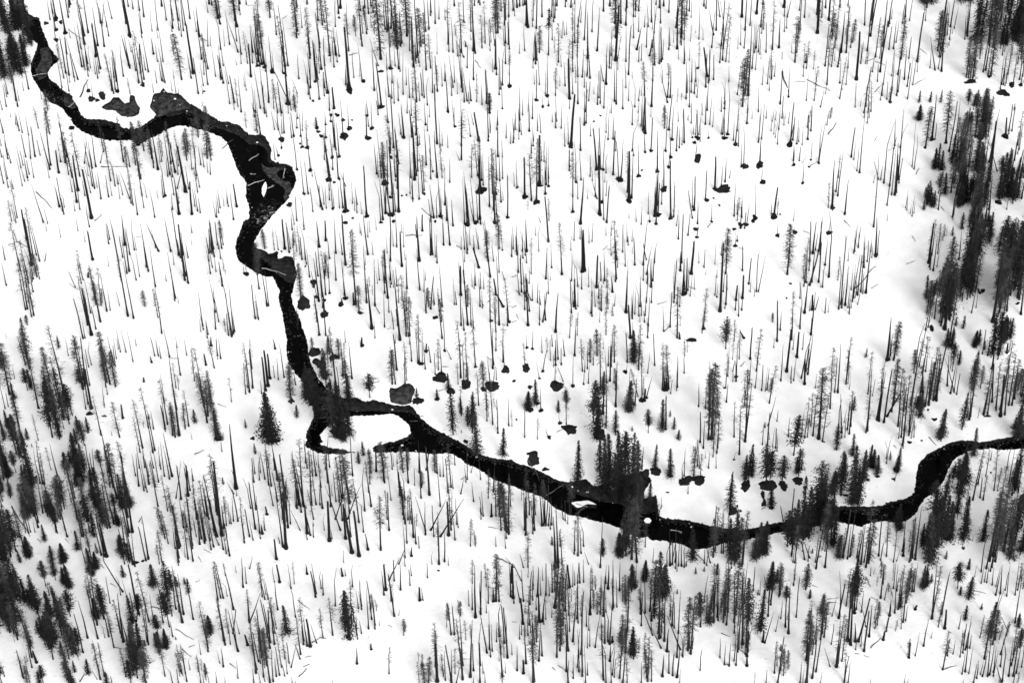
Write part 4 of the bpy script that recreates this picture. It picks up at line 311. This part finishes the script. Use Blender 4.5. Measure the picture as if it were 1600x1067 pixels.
PONDS = ['158,168 170,160 178,152 185,152 195,162 202,160 203,150 210,150 214,162 219,170 216,180 205,183 190,182 178,173 166,172',
         '234,168 237,158 240,148 250,145 255,138 262,145 280,147 290,156 297,163 294,168 275,170 258,176 246,182 241,176',
         '608,611 610,606 620,606 630,600 640,599 647,606 648,612 644,622 643,629 638,631 625,632 612,629 609,622']
BARS = ['407,250 415,256 425,257 437,254 447,262 436,262 432,268 442,278 452,280 456,300 449,312 443,303 445,292 436,284 425,276 415,268',
        '424,412 434,404 449,399 459,403 463,415 465,428 455,438 440,428',
        '397,380 410,391 422,396 435,393 435,404 428,412 415,403 403,393',
        '533,618 556,620 572,626 583,623 605,629 642,632 650,645 640,638 608,639 583,637 546,637',
        '885,752 915,747 923,755 933,758 950,751 985,739 1006,734 1019,750 1008,768 1007,779 1024,774 1028,790 1012,799 992,795 970,783 958,781 930,775 897,765',
        '255,173 275,166 297,162 324,177 345,189 355,189 374,195 394,210 411,210 420,221 425,233 425,251 419,249 417,232 404,221 390,222 374,208 352,199 330,192 296,172 262,178',
        '100,141 112,148 119,160 110,165 99,158', '20,-20 40,-6 42,15 52,24 45,34 34,40 22,20']
BARS.append('62,72 76,70 81,90 72,112 60,120 54,104 63,88'); DARKBAR = {1, 2, 3, 4, 5}

jr = random.Random(3)
def dense(poly, step=3.0, jit=.7, closed=True):
    """subdivide a pixel outline and roughen it"""
    P = [tuple(map(float, q.split(","))) for q in poly.split()]
    out = []
    n = len(P)
    for i in range(n):
        p0, p1, p2, p3 = P[i - 1], P[i], P[(i + 1) % n], P[(i + 2) % n]
        L = math.dist(p1, p2); k = max(1, int(L / step))
        for j in range(k):
            t = j / k
            c = [0.5 * ((2 * p1[a]) + (-p0[a] + p2[a]) * t + (2 * p0[a] - 5 * p1[a] + 4 * p2[a] - p3[a]) * t * t + (-p0[a] + 3 * p1[a] - 3 * p2[a] + p3[a]) * t ** 3) for a in (0, 1)]
            lin = [p1[a] + (p2[a] - p1[a]) * t for a in (0, 1)]
            g = jit if j else jit * .3
            out.append((.6 * c[0] + .4 * lin[0] + jr.gauss(0, g * .5), .6 * c[1] + .4 * lin[1] + jr.gauss(0, g * .5)))
    return out

def flat(pts): return np.array([ground(*q)[:2] for q in pts])
def pip(pt, poly):
    x, y = pt[:, 0], pt[:, 1]; ins = np.zeros(len(pt), bool); n = len(poly)
    for i in range(n):
        x1, y1 = poly[i]; x2, y2 = poly[(i + 1) % n]
        c = (y1 > y) != (y2 > y)
        if c.any(): ins ^= c & (x < (x2 - x1) * (y - y1) / (y2 - y1 + 1e-12) + x1)
    return ins

river = flat(dense(RIVER, 2.4, 1.25)); islands = [flat(dense(p, 3, .4)) for p in ISLANDS]; ponds = [flat(dense(p, 3, 1.0)) for p in PONDS]
pools = []
for x, y, rx, ry in rows(POOLS):
    rx, ry = max(1.9, rx * 1.12), max(1.6, ry * 1.12)
    k = 9 if rx < 3 else (14 if rx < 5 else 22); a0 = jr.uniform(0, 6); l2, l3 = jr.uniform(0, .22), jr.uniform(0, .2)
    pts = []
    for i in range(k):
        a = 6.283 * i / k; s = 1 + l2 * math.cos(2 * a + a0) + l3 * math.cos(3 * a - a0) + jr.gauss(0, .11)
        pts.append((x + rx * s * math.cos(a), y + ry * s * math.sin(a)))
    pools.append((flat(pts), x, y, rx))

for t in rows(SNAGS_DATA) + rows(STOUT_SNAGS):               # small hollows melted round trunk feet in the open burn
    x, y = t[0], t[1]
    if 330 < x < 1330 and 30 < y < 420 and t[2] > 34 and jr.random() < .42 and min(math.hypot(q[1] - x, q[2] - y) for q in pools) > 7:
        r_ = jr.uniform(1.5, 2.1); pts = [(x + r_ * math.cos(a) * jr.uniform(.8, 1.2), y + .8 * r_ * math.sin(a) * jr.uniform(.8, 1.2)) for a in np.arange(0, 6.2, .8)]
        pools.append((flat(pts), x, y, r_))
loops = [river] + islands + ponds + [p[0] for p in pools]
hole_depth = [1.25] + [0] * len(islands) + [.75] * len(ponds) + [.42] * len(pools)
gx = np.arange(-190, 190.1, 2.6); gy = np.arange(-165, 190.1, 2.6)
G = np.stack(np.meshgrid(gx, gy), -1).reshape(-1, 2); nr = np.random.default_rng(5)
G += nr.uniform(-.7, .7, G.shape)
far = []
for R_ in (260, 340, 460, 700, 1100, 1800, 3000, 5200):
    for i in range(28):
        a = 6.283 * i / 28 + R_; far.append((R_ * math.cos(a), R_ * math.sin(a)))
pts2 = [tuple(q) for q in G] + far; edges = []; n = len(pts2)
for L in loops:
    k = len(L); pts2 += [tuple(q) for q in L]; edges += [(n + i, n + (i + 1) % k) for i in range(k)]; n += k
cv, ce, cf, _, _, _ = delaunay_2d_cdt([Vector(q) for q in pts2], edges, [], 0, 1e-4)
cv = np.array([(q[0], q[1]) for q in cv]); cf = np.array([tuple(q) for q in cf], int)
cen = cv[cf].mean(1)
hole = np.full(len(cf), -1)
def inside(poly):
    lo, hi = poly.min(0), poly.max(0)
    c = np.where((cen > lo).all(1) & (cen < hi).all(1))[0]
    return c[pip(cen[c], poly)] if len(c) else c
for i, L in enumerate(loops):
    if i == 0: hole[inside(L)] = 0
    elif i <= len(islands): hole[inside(L)] = -1
    else:
        c = inside(L); hole[c[hole[c] < 0]] = i
keep = cf[hole < 0]
zs = hgt(cv[:, 0], cv[:, 1]); V3 = np.column_stack([cv, zs])
# banks: drop every edge between snow and a hole
emap = {}
for tri, hh in zip(cf, hole):
    for a, b in ((tri[0], tri[1]), (tri[1], tri[2]), (tri[2], tri[0])):
        emap.setdefault((min(a, b), max(a, b)), []).append((hh, a, b))
verts = [tuple(q) for q in V3]; faces = [tuple(q) for q in keep]; fmat = [0] * len(faces); low = {}
def down(v, d):
    if (v, d) not in low:
        low[v, d] = len(verts); verts.append((cv[v, 0] + jr.uniform(-.06, .06), cv[v, 1] + jr.uniform(-.06, .06), zs[v] - d - .25))
    return low[v, d]
def lip(v):
    if (v, 0) not in low:
        low[v, 0] = len(verts); verts.append(tuple(V3[v]))
    return low[v, 0]
for key, L in emap.items():
    if len(L) == 2 and (L[0][0] < 0) != (L[1][0] < 0):
        s, h_ = (L[0], L[1]) if L[0][0] < 0 else (L[1], L[0])
        d = hole_depth[h_[0]]
        faces.append((lip(s[2]), lip(s[1]), down(s[1], d), down(s[2], d))); fmat.append(1)
g = structure(link("snow_ground", new_mesh("snow_ground", verts, faces, [M_SNOW, M_MUD], fmat)))
g.data.polygons.foreach_set("use_smooth", np.array([m == 0 for m in fmat], bool)); g.data.update()

WATER_Z = -1.2
def sheet(name, poly2, z, m, grow=1.0):
    c = poly2.mean(0); P = c + (poly2 - c) * grow
    zz = z if np.isscalar(z) else z
    r = delaunay_2d_cdt([Vector(q) for q in P], [(i, (i + 1) % len(P)) for i in range(len(P))], [], 1, 1e-5)
    v = np.array([(q[0], q[1], zz) for q in r[0]])
    return structure(link(name, new_mesh(name, v, [tuple(q) for q in r[2]], [m])))
lo, hi = river.min(0) - 3, river.max(0) + 3
wx = np.linspace(lo[0], hi[0], 60); wy = np.linspace(lo[1], hi[1], 40)
wv = np.array([(x, y, WATER_Z) for y in wy for x in wx]); wf = np.array([(j * 60 + i, j * 60 + i + 1, (j + 1) * 60 + i + 1, (j + 1) * 60 + i) for j in range(39) for i in range(59)])
structure(link("river_water", new_mesh("river_water", wv, wf, [M_WATER])))
for i, b in enumerate(BARS):
    P = flat(dense(b, 3, 1.0))
    sheet("gravel_bar" if i not in DARKBAR else "river_bank", P, WATER_Z + .09 + .012 * i, M_GRAVEL if i not in DARKBAR else M_MUD)
for p in ponds: sheet("meltwater_pond", p, float(hgt(*p.mean(0))) - .62, M_GRAVEL, 1.05)
for k, (p, x, y, rx) in enumerate(pools):
    c = p.mean(0); sheet("melt_pool", p, float(hgt(*c)) - .34 - .003 * (k % 7), M_SLUSH, 1.12)

# stones, clods and lumps of snow along the water's edge and on the bars
R = random.Random(77); oct_ = np.array([(1, 0, 0), (0, 1, 0), (-1, 0, 0), (0, -1, 0), (0, 0, 1), (0, 0, -.6)], float)
of = np.array([(0, 1, 4), (1, 2, 4), (2, 3, 4), (3, 0, 4), (1, 0, 5), (2, 1, 5), (3, 2, 5), (0, 3, 5)])
lumps = {0: [[], []], 1: [[], []], 2: [[], []]}
def lump(x, y, z, s, k):
    V, Q = lumps[k]; v = oct_ * [s * R.uniform(.7, 1.5), s * R.uniform(.7, 1.3), s * R.uniform(.5, .9)] * np.array([[R.uniform(.7, 1.3)] for _ in range(6)])
    a = R.uniform(0, 6.3); c, n_ = math.cos(a), math.sin(a)
    v = np.column_stack([v[:, 0] * c - v[:, 1] * n_, v[:, 0] * n_ + v[:, 1] * c, v[:, 2]]) + [x, y, z]
    Q.append(of + 6 * len(V)); V.append(v)
turn = 1 if sum(river[i - 1][0] * river[i][1] - river[i][0] * river[i - 1][1] for i in range(len(river))) < 0 else -1
for i in range(len(river)):
    p = river[i]; q = river[(i + 1) % len(river)]; nrm = np.array([q[1] - p[1], p[0] - q[0]]); nrm = nrm / (np.linalg.norm(nrm) + 1e-9)
    for _ in range(2):
        if R.random() < .75:
            off = abs(R.gauss(0, .7)); c = p + nrm * off * turn
            lump(c[0], c[1], WATER_Z + R.uniform(-.05, .25), R.uniform(.12, .36), 2 if R.random() < .012 else R.choice((0, 0, 1)))
for b in BARS + PONDS[:2]:
    P = flat(dense(b, 6, 0)); lo_, hi_ = P.min(0), P.max(0); n_ = int((hi_ - lo_).prod() * .8); z = WATER_Z + .12 if b in BARS else float(hgt(*P.mean(0))) - .58
    c = np.column_stack([[R.uniform(lo_[0], hi_[0]) for _ in range(n_)], [R.uniform(lo_[1], hi_[1]) for _ in range(n_)]])
    for x, y in c[pip(c, P)]: lump(x, y, z, R.uniform(.1, .4), R.choice((0, 0, 1)) if R.random() < .96 else 2)
vv, ff, mm, n_ = [], [], [], 0
for k in lumps:
    v = np.concatenate(lumps[k][0]); f = np.concatenate(lumps[k][1]); vv.append(v); ff.append(f + n_); mm += [k] * len(f); n_ += len(v)
o = link("bank_stones", new_mesh("bank_stones", np.concatenate(vv), np.concatenate(ff), [M_MUD, M_GRAVEL, M_SNOW], mm))
o["kind"] = "stuff"; o["label"] = "loose stones and snow lumps along the river bank"

# ------------------------------------------------------------------ wording of the labels
riv_px = [tuple(map(float, q.split(","))) for q in RIVER.split()]
pool_px = [r[:3] for r in rows(POOLS)]
riv_arr = np.array([q for q in dense(RIVER, 6, 0)])
def where(x, y):
    near = min(pool_px, key=lambda q: math.hypot(q[0] - x, q[1] - y))
    if math.hypot(near[0] - x, near[1] - y) < 5 + near[2]: return "beside a dark melt hollow"
    dd = riv_arr - (x, y); dist = np.hypot(dd[:, 0], dd[:, 1]); i = int(dist.argmin()); q = riv_arr[i]
    if dist[i] < 16: return "on the river bank"
    if x < 500 and y < 600 and q[1] < 600: side = "left of the upper stream" if q[0] > x else "right of the upper stream"
    elif x < 520: side = "left of the river" if y < 700 else "below the river fork"
    else: side = "above the river" if q[1] > y else "below the river"
    return side
def size_word(h): return "towering" if h > 85 else "tall" if h > 62 else "medium" if h > 40 else "short" if h > 20 else "stubby"
used = {}
def label(head, x, y, tx=None, ty=None):
    what = "with its foot"
    if y > 1065 or y < 0: x, y, what = tx, max(ty, 3), "with its top"
    w = where(x, y)
    for d in (0, 1, 2):
        pc = f"{x / 16:.{d}f}% across, {y / 10.67:.{d}f}% down"
        s = f"{head} {w}, {pc}"
        if s not in used: break
    used[s] = 1
    return s

# ------------------------------------------------------------------ the trees
def unpack(s, k=1.0): return [(t[0], t[1], t[2] * k, t[3] * k if len(t) > 3 else None) for t in rows(s)]
def lean_word(t):
    if t[3] is None: return "upright"
    d = t[3] - t[2] * (920 - t[0]) / -4750.0 * 1.0
    a = (t[3] + t[2] * (920 - t[0]) / 4300.0) / t[2]
    return "upright" if abs(a) < .07 else "left-leaning" if a < 0 else "right-leaning"

def split_kind(data, n):
    """the n that show largest, and the rest"""
    o = sorted(data, key=lambda t: -t[2])
    return o[:n], o[n:]

def mesh_bank(prefix, protos, m, smooth=False): return [new_mesh(prefix, v, f, [m], None, smooth) for v, f in protos]

mr = random.Random(11)
# slender and stout bare snags: one mesh each
B_SNAG = [mesh_bank("burnt_snag", P_SNAG, m, True) for m in (M_CHAR, M_BURNT, M_BURNT)]
B_STOUT = mesh_bank("charred_trunk", P_STOUT, M_CHAR, True)
snags = unpack(SNAGS_DATA, 1.08); stout = unpack(STOUT_SNAGS, 1.05)
big, rest = split_kind(snags, 300)
wsnag = lambda L: (L / HREF) ** .45 * mr.uniform(.8, 1.2)
for t in big:
    m, L = placed(*t, wsnag); k = mr.randrange(len(P_SNAG))
    o = link("burnt_snag", B_SNAG[mr.randrange(3)][k]); o.matrix_world = m
    top = proj(np.array(m @ Vector((0, 0, HREF))))
    tag(o, label(f"{size_word(t[2])} {lean_word(t)} bare snag", t[0], t[1], *top), "bare snag", "slender burnt snags standing in the snow")
wst = lambda L: max(.78, min(1.0, (L / HREF) ** .4)) * mr.uniform(.85, 1.1)
for t in stout:
    m, L = placed(*t, wst); k = mr.randrange(len(P_STOUT))
    o = link("charred_trunk", B_STOUT[k]); o.matrix_world = m
    tag(o, label(f"{size_word(t[2])} thick {lean_word(t)} charred trunk", t[0], t[1], t[0], t[1] - t[2]), "charred trunk", "thick charred trunks")
items = {0: [], 1: []}
def clones(data, n, seed, hs, d=11):
    """fainter stems standing among the measured ones"""
    R = random.Random(seed); out = []
    while len(out) < n:
        t = R.choice(data); a = R.uniform(0, 6.3); q = R.uniform(.4, 1) * d
        p = (t[0] + q * math.cos(a), t[1] + q * .8 * math.sin(a))
        if p[1] > 1060 or np.hypot(riv_arr[:, 0] - p[0], riv_arr[:, 1] - p[1]).min() < (6 if p[1] < 130 else 16): continue
        if pip(np.array([p]), riv_arr)[0]: continue
        out.append((p[0], p[1], t[2] * R.uniform(*hs), None))
    return out
def margin_points(n, seed):
    R = random.Random(seed); out = []
    while len(out) < n:
        x, y = R.uniform(-150, 1750), R.uniform(-170, 1250)
        if -4 < x < 1604 and -4 < y < 1155: continue
        out.append((x, y, R.uniform(45, 85), None))
    return out
thin = clones([t for t in snags if t[2] > 25], 750, 31, (.45, .95))
for t in rest + thin + margin_points(420, 5):
    m, L = placed(*t, wsnag); items[mr.random() < .6].append((m, P_SNAG[mr.randrange(len(P_SNAG))]))
v0, f0 = soup(items[0]); v1, f1 = soup(items[1])
o = link("distant_burnt_snags", new_mesh("distant_burnt_snags", np.concatenate([v0, v1]), np.concatenate([f0, f1 + len(v0)]), [M_CHAR, M_BURNT], [0] * len(f0) + [1] * len(f1)))
o["kind"] = "stuff"; o["label"] = "smaller thin burnt snags scattered all over the snow"

# dead trees that still carry branches
def dead_trees(data, n, protos, name, cat, word, group, twig, wood, width):
    bt = mesh_bank("trunk", [p[0] for p in protos], wood, True); bb = mesh_bank("branches", [p[1] for p in protos], twig)
    big, rest = split_kind(data, n)
    for t in big:
        m, L = placed(*t, width); k = mr.randrange(len(protos))
        r = link(name, None); r.matrix_world = m; r.empty_display_size = .5
        link("trunk", bt[k], r); link("branches", bb[k], r)
        tag(r, label(f"{size_word(t[2])} {word}", t[0], t[1], t[0], t[1] - t[2]), cat, group)
    return rest
def stuff(name, lab, rest, protos, mats, width):
    A, Bq = [], []
    for t in rest:
        m, L = placed(*t, width); k = mr.randrange(len(protos)); A.append((m, protos[k][0])); Bq.append((m, protos[k][1]))
    v0, f0 = soup(A); v1, f1 = soup(Bq)
    o = link(name, new_mesh(name, np.concatenate([v0, v1]), np.concatenate([f0, f1 + len(v0)]), mats, [0] * len(f0) + [1] * len(f1)))
    o["kind"] = "stuff"; o["label"] = lab
wdead = lambda L: (L / HREF) ** .7 * mr.uniform(.85, 1.2)
rest = dead_trees(unpack(WISPY_TREES, 1.08), 300, P_WISPY, "dead_tree", "dead tree", "wispy dead tree", "half-burnt trees with sparse twigs", M_TWIG, M_BURNT, wdead)
stuff("distant_dead_trees", "smaller dead trees with sparse grey twigs among the snags", rest + clones(unpack(WISPY_TREES), 170, 32, (.5, .95)) + margin_points(60, 8), P_WISPY, [M_BURNT, M_TWIG], wdead)
dead_trees(unpack(GREY_TREES, 1.08), 300, P_GREY, "dead_conifer", "dead conifer", "dense grey dead conifer", "needle-bare conifers with dense grey branches", M_TWIG2, M_BURNT, lambda L: (L / HREF) ** .7 * mr.uniform(1.0, 1.35))

gt = unpack(GREY_TREES) + [t for t in unpack(CONIFERS) if t[2] > 40]
more = (clones([t for t in gt if t[0] > 1400 and t[1] < 640], 60, 41, (.8, 1.2), 14) + clones([t for t in gt if t[0] < 330 and t[1] > 520], 45, 42, (.7, 1.1), 14)
        + clones([t for t in unpack(WISPY_TREES) if t[0] > 560 and t[1] > 860], 35, 43, (.7, 1.0), 14))
stuff("distant_grey_conifers", "smaller grey dead conifers between the dark stands", more, P_GREY, [M_BURNT, M_TWIG2], lambda L: (L / HREF) ** .7 * mr.uniform(.8, 1.1))

# living conifers
C_TR = mesh_bank("trunk", [p[0] for p in P_CON], M_BARK, True); C_CR = [mesh_bank("crown", [p[1] for p in P_CON], q) for q in (M_NEEDLE, M_NEEDLE, M_NEEDLE2)]
Y_TR = mesh_bank("trunk", [p[0] for p in P_YOUNG], M_BARK, True); Y_CR = mesh_bank("crown", [p[1] for p in P_YOUNG], M_NEEDLE)
con = [(x, y, h * (1.35 if 860 < x < 1015 and 690 < y < 785 else 1), d) for x, y, h, d in unpack(CONIFERS, 1.08)]
young = [t for t in con if t[2] < 24]; con = [t for t in con if t[2] >= 24]
LOOK = {"spire": "pointed dark conifer", "full": "bushy dark conifer", "column": "narrow ragged conifer", "pine": "dark pine with bare stem"}
def pick(t):
    if abs(t[0] - 424) < 4 and abs(t[1] - 691) < 4: return 7
    r = mr.random()
    if t[2] > 52: return mr.randrange(6) if r < .34 else 9 + mr.randrange(8)
    if r < .42: return mr.randrange(6)
    if r < .58: return 6 + mr.randrange(3)
    if r < .78: return 9 + mr.randrange(4)
    return 13 + mr.randrange(4)
wcon = lambda L: (L / HREF) ** .68 * mr.uniform(.78, 1.1)
big, rest = split_kind(con, 300)
for t in big:
    k = pick(t); lone = k == 7 and abs(t[0] - 424) < 4
    m, L = placed(t[0], t[1], t[2] * (.92 if lone else 1), t[3], (lambda L: 1.15) if lone else wcon)
    r = link("conifer_tree", None); r.matrix_world = m
    link("trunk", C_TR[k], r); link("crown", C_CR[mr.randrange(3)][k], r)
    tag(r, label(f"{size_word(t[2])} {LOOK[CON_KIND[k]]}", t[0], t[1], t[0], t[1] - t[2]), "conifer", "living conifers")
stand = clones([t for t in con if t[0] > 1425 and t[1] < 620], 70, 33, (.85, 1.3), 14) + clones([t for t in con if t[0] < 60 and t[1] < 130], 12, 35, (.8, 1.1), 9) + clones([t for t in con if t[0] < 300 and t[1] > 560], 25, 34, (.5, .9), 13)
stuff("distant_conifers", "smaller dark conifers within the dense stands", rest + stand + [q for q in margin_points(260, 9) if q[0] < 0 or q[0] > 1604], P_CON, [M_BARK, M_NEEDLE], wcon)
for t in young:
    m, L = placed(*t, lambda L: L / HREF * mr.uniform(.85, 1.15)); k = mr.randrange(len(P_YOUNG))
    r = link("young_conifer", None); r.matrix_world = m
    link("trunk", Y_TR[k], r); link("crown", Y_CR[k], r)
    tag(r, label("small young conifer", t[0], t[1], t[0], t[1] - t[2]), "young conifer", "young conifers poking through the snow")
for t in unpack(TUFTED):
    m, L = placed(*t, wcon); r = link("conifer_tree", None); r.matrix_world = m
    link("trunk", new_mesh("trunk", *P_TUFT[0][0], [M_BARK], None, True), r); link("crown", new_mesh("crown", *P_TUFT[0][1], [M_NEEDLE]), r)
    tag(r, label("tall burnt conifer with green tuft on top", t[0], t[1]), "conifer", "living conifers")

# twigs and bark shed on the snow
R = random.Random(91); tm = TM()
src = big + stout + con
for _ in range(1500):
    t = R.choice(src); a = R.uniform(0, 6.3); q = 30 * R.random() ** .7
    p = ground(t[0] + q * math.cos(a), t[1] + q * math.sin(a) * .8)
    tm.twig((p[0], p[1], p[2] + .05), (R.gauss(0, 1), R.gauss(0, 1), R.uniform(0, .25)), R.uniform(.25, 1.1) if R.random() < .9 else R.uniform(1, 2.6), R.uniform(.04, .09), R)
o = link("fallen_twigs", new_mesh("fallen_twigs", *tm.arr(), [M_TWIG])); o["kind"] = "stuff"; o["label"] = "small twigs and bark shed over the snow"

# fallen logs lying on the snow
PALE_LOGS = '445,263,443,279 387,290,413,281 389,251,405,241 391,272,399,273 418,295,429,290 410,419,447,429 107,168,120,158 50,119,73,115 1048,828,1065,831 900,787,918,792'
n_dark = len(rows(LOGS))
for k, (x1, y1, x2, y2) in enumerate(rows(LOGS + ' ' + PALE_LOGS)):
    a, b = ground(x1, y1), ground(x2, y2); L = float(np.linalg.norm(b - a)); R = random.Random(k)
    if L < .5: continue
    r0 = min(.24, .07 + L * .012) * R.uniform(.8, 1.3); tm = TM()
    pts = [(0.02 * L * math.sin(i * 1.3 + k), R.gauss(0, .01) * L, L * i / 6) for i in range(7)]
    tm.tube(pts, [r0 * (1 - .6 * i / 6) for i in range(7)], 6)
    for _ in range(R.randrange(2, 8)): tm.twig((0, 0, R.uniform(.3, 1) * L), (R.gauss(0, 1), R.gauss(0, 1), .6), R.uniform(.3, 1.0), .06, R)
    v, f = tm.arr(); q = Vector((0, 0, 1)).rotation_difference(Vector(b - a))
    o = link("fallen_log", new_mesh("fallen_log", v, f, [M_PALE if k >= n_dark else M_LOG if k % 3 else M_BURNT], None, True))
    o.matrix_world = Matrix.LocRotScale(Vector(a + [0, 0, r0 * .55]), q, Vector((1, 1, 1)))
    tag(o, label(f"{'long' if L > 9 else 'short'} {'pale' if k >= n_dark else 'thin'} fallen log lying", (x1 + x2) / 2, (y1 + y2) / 2), "log", "fallen logs on the snow")
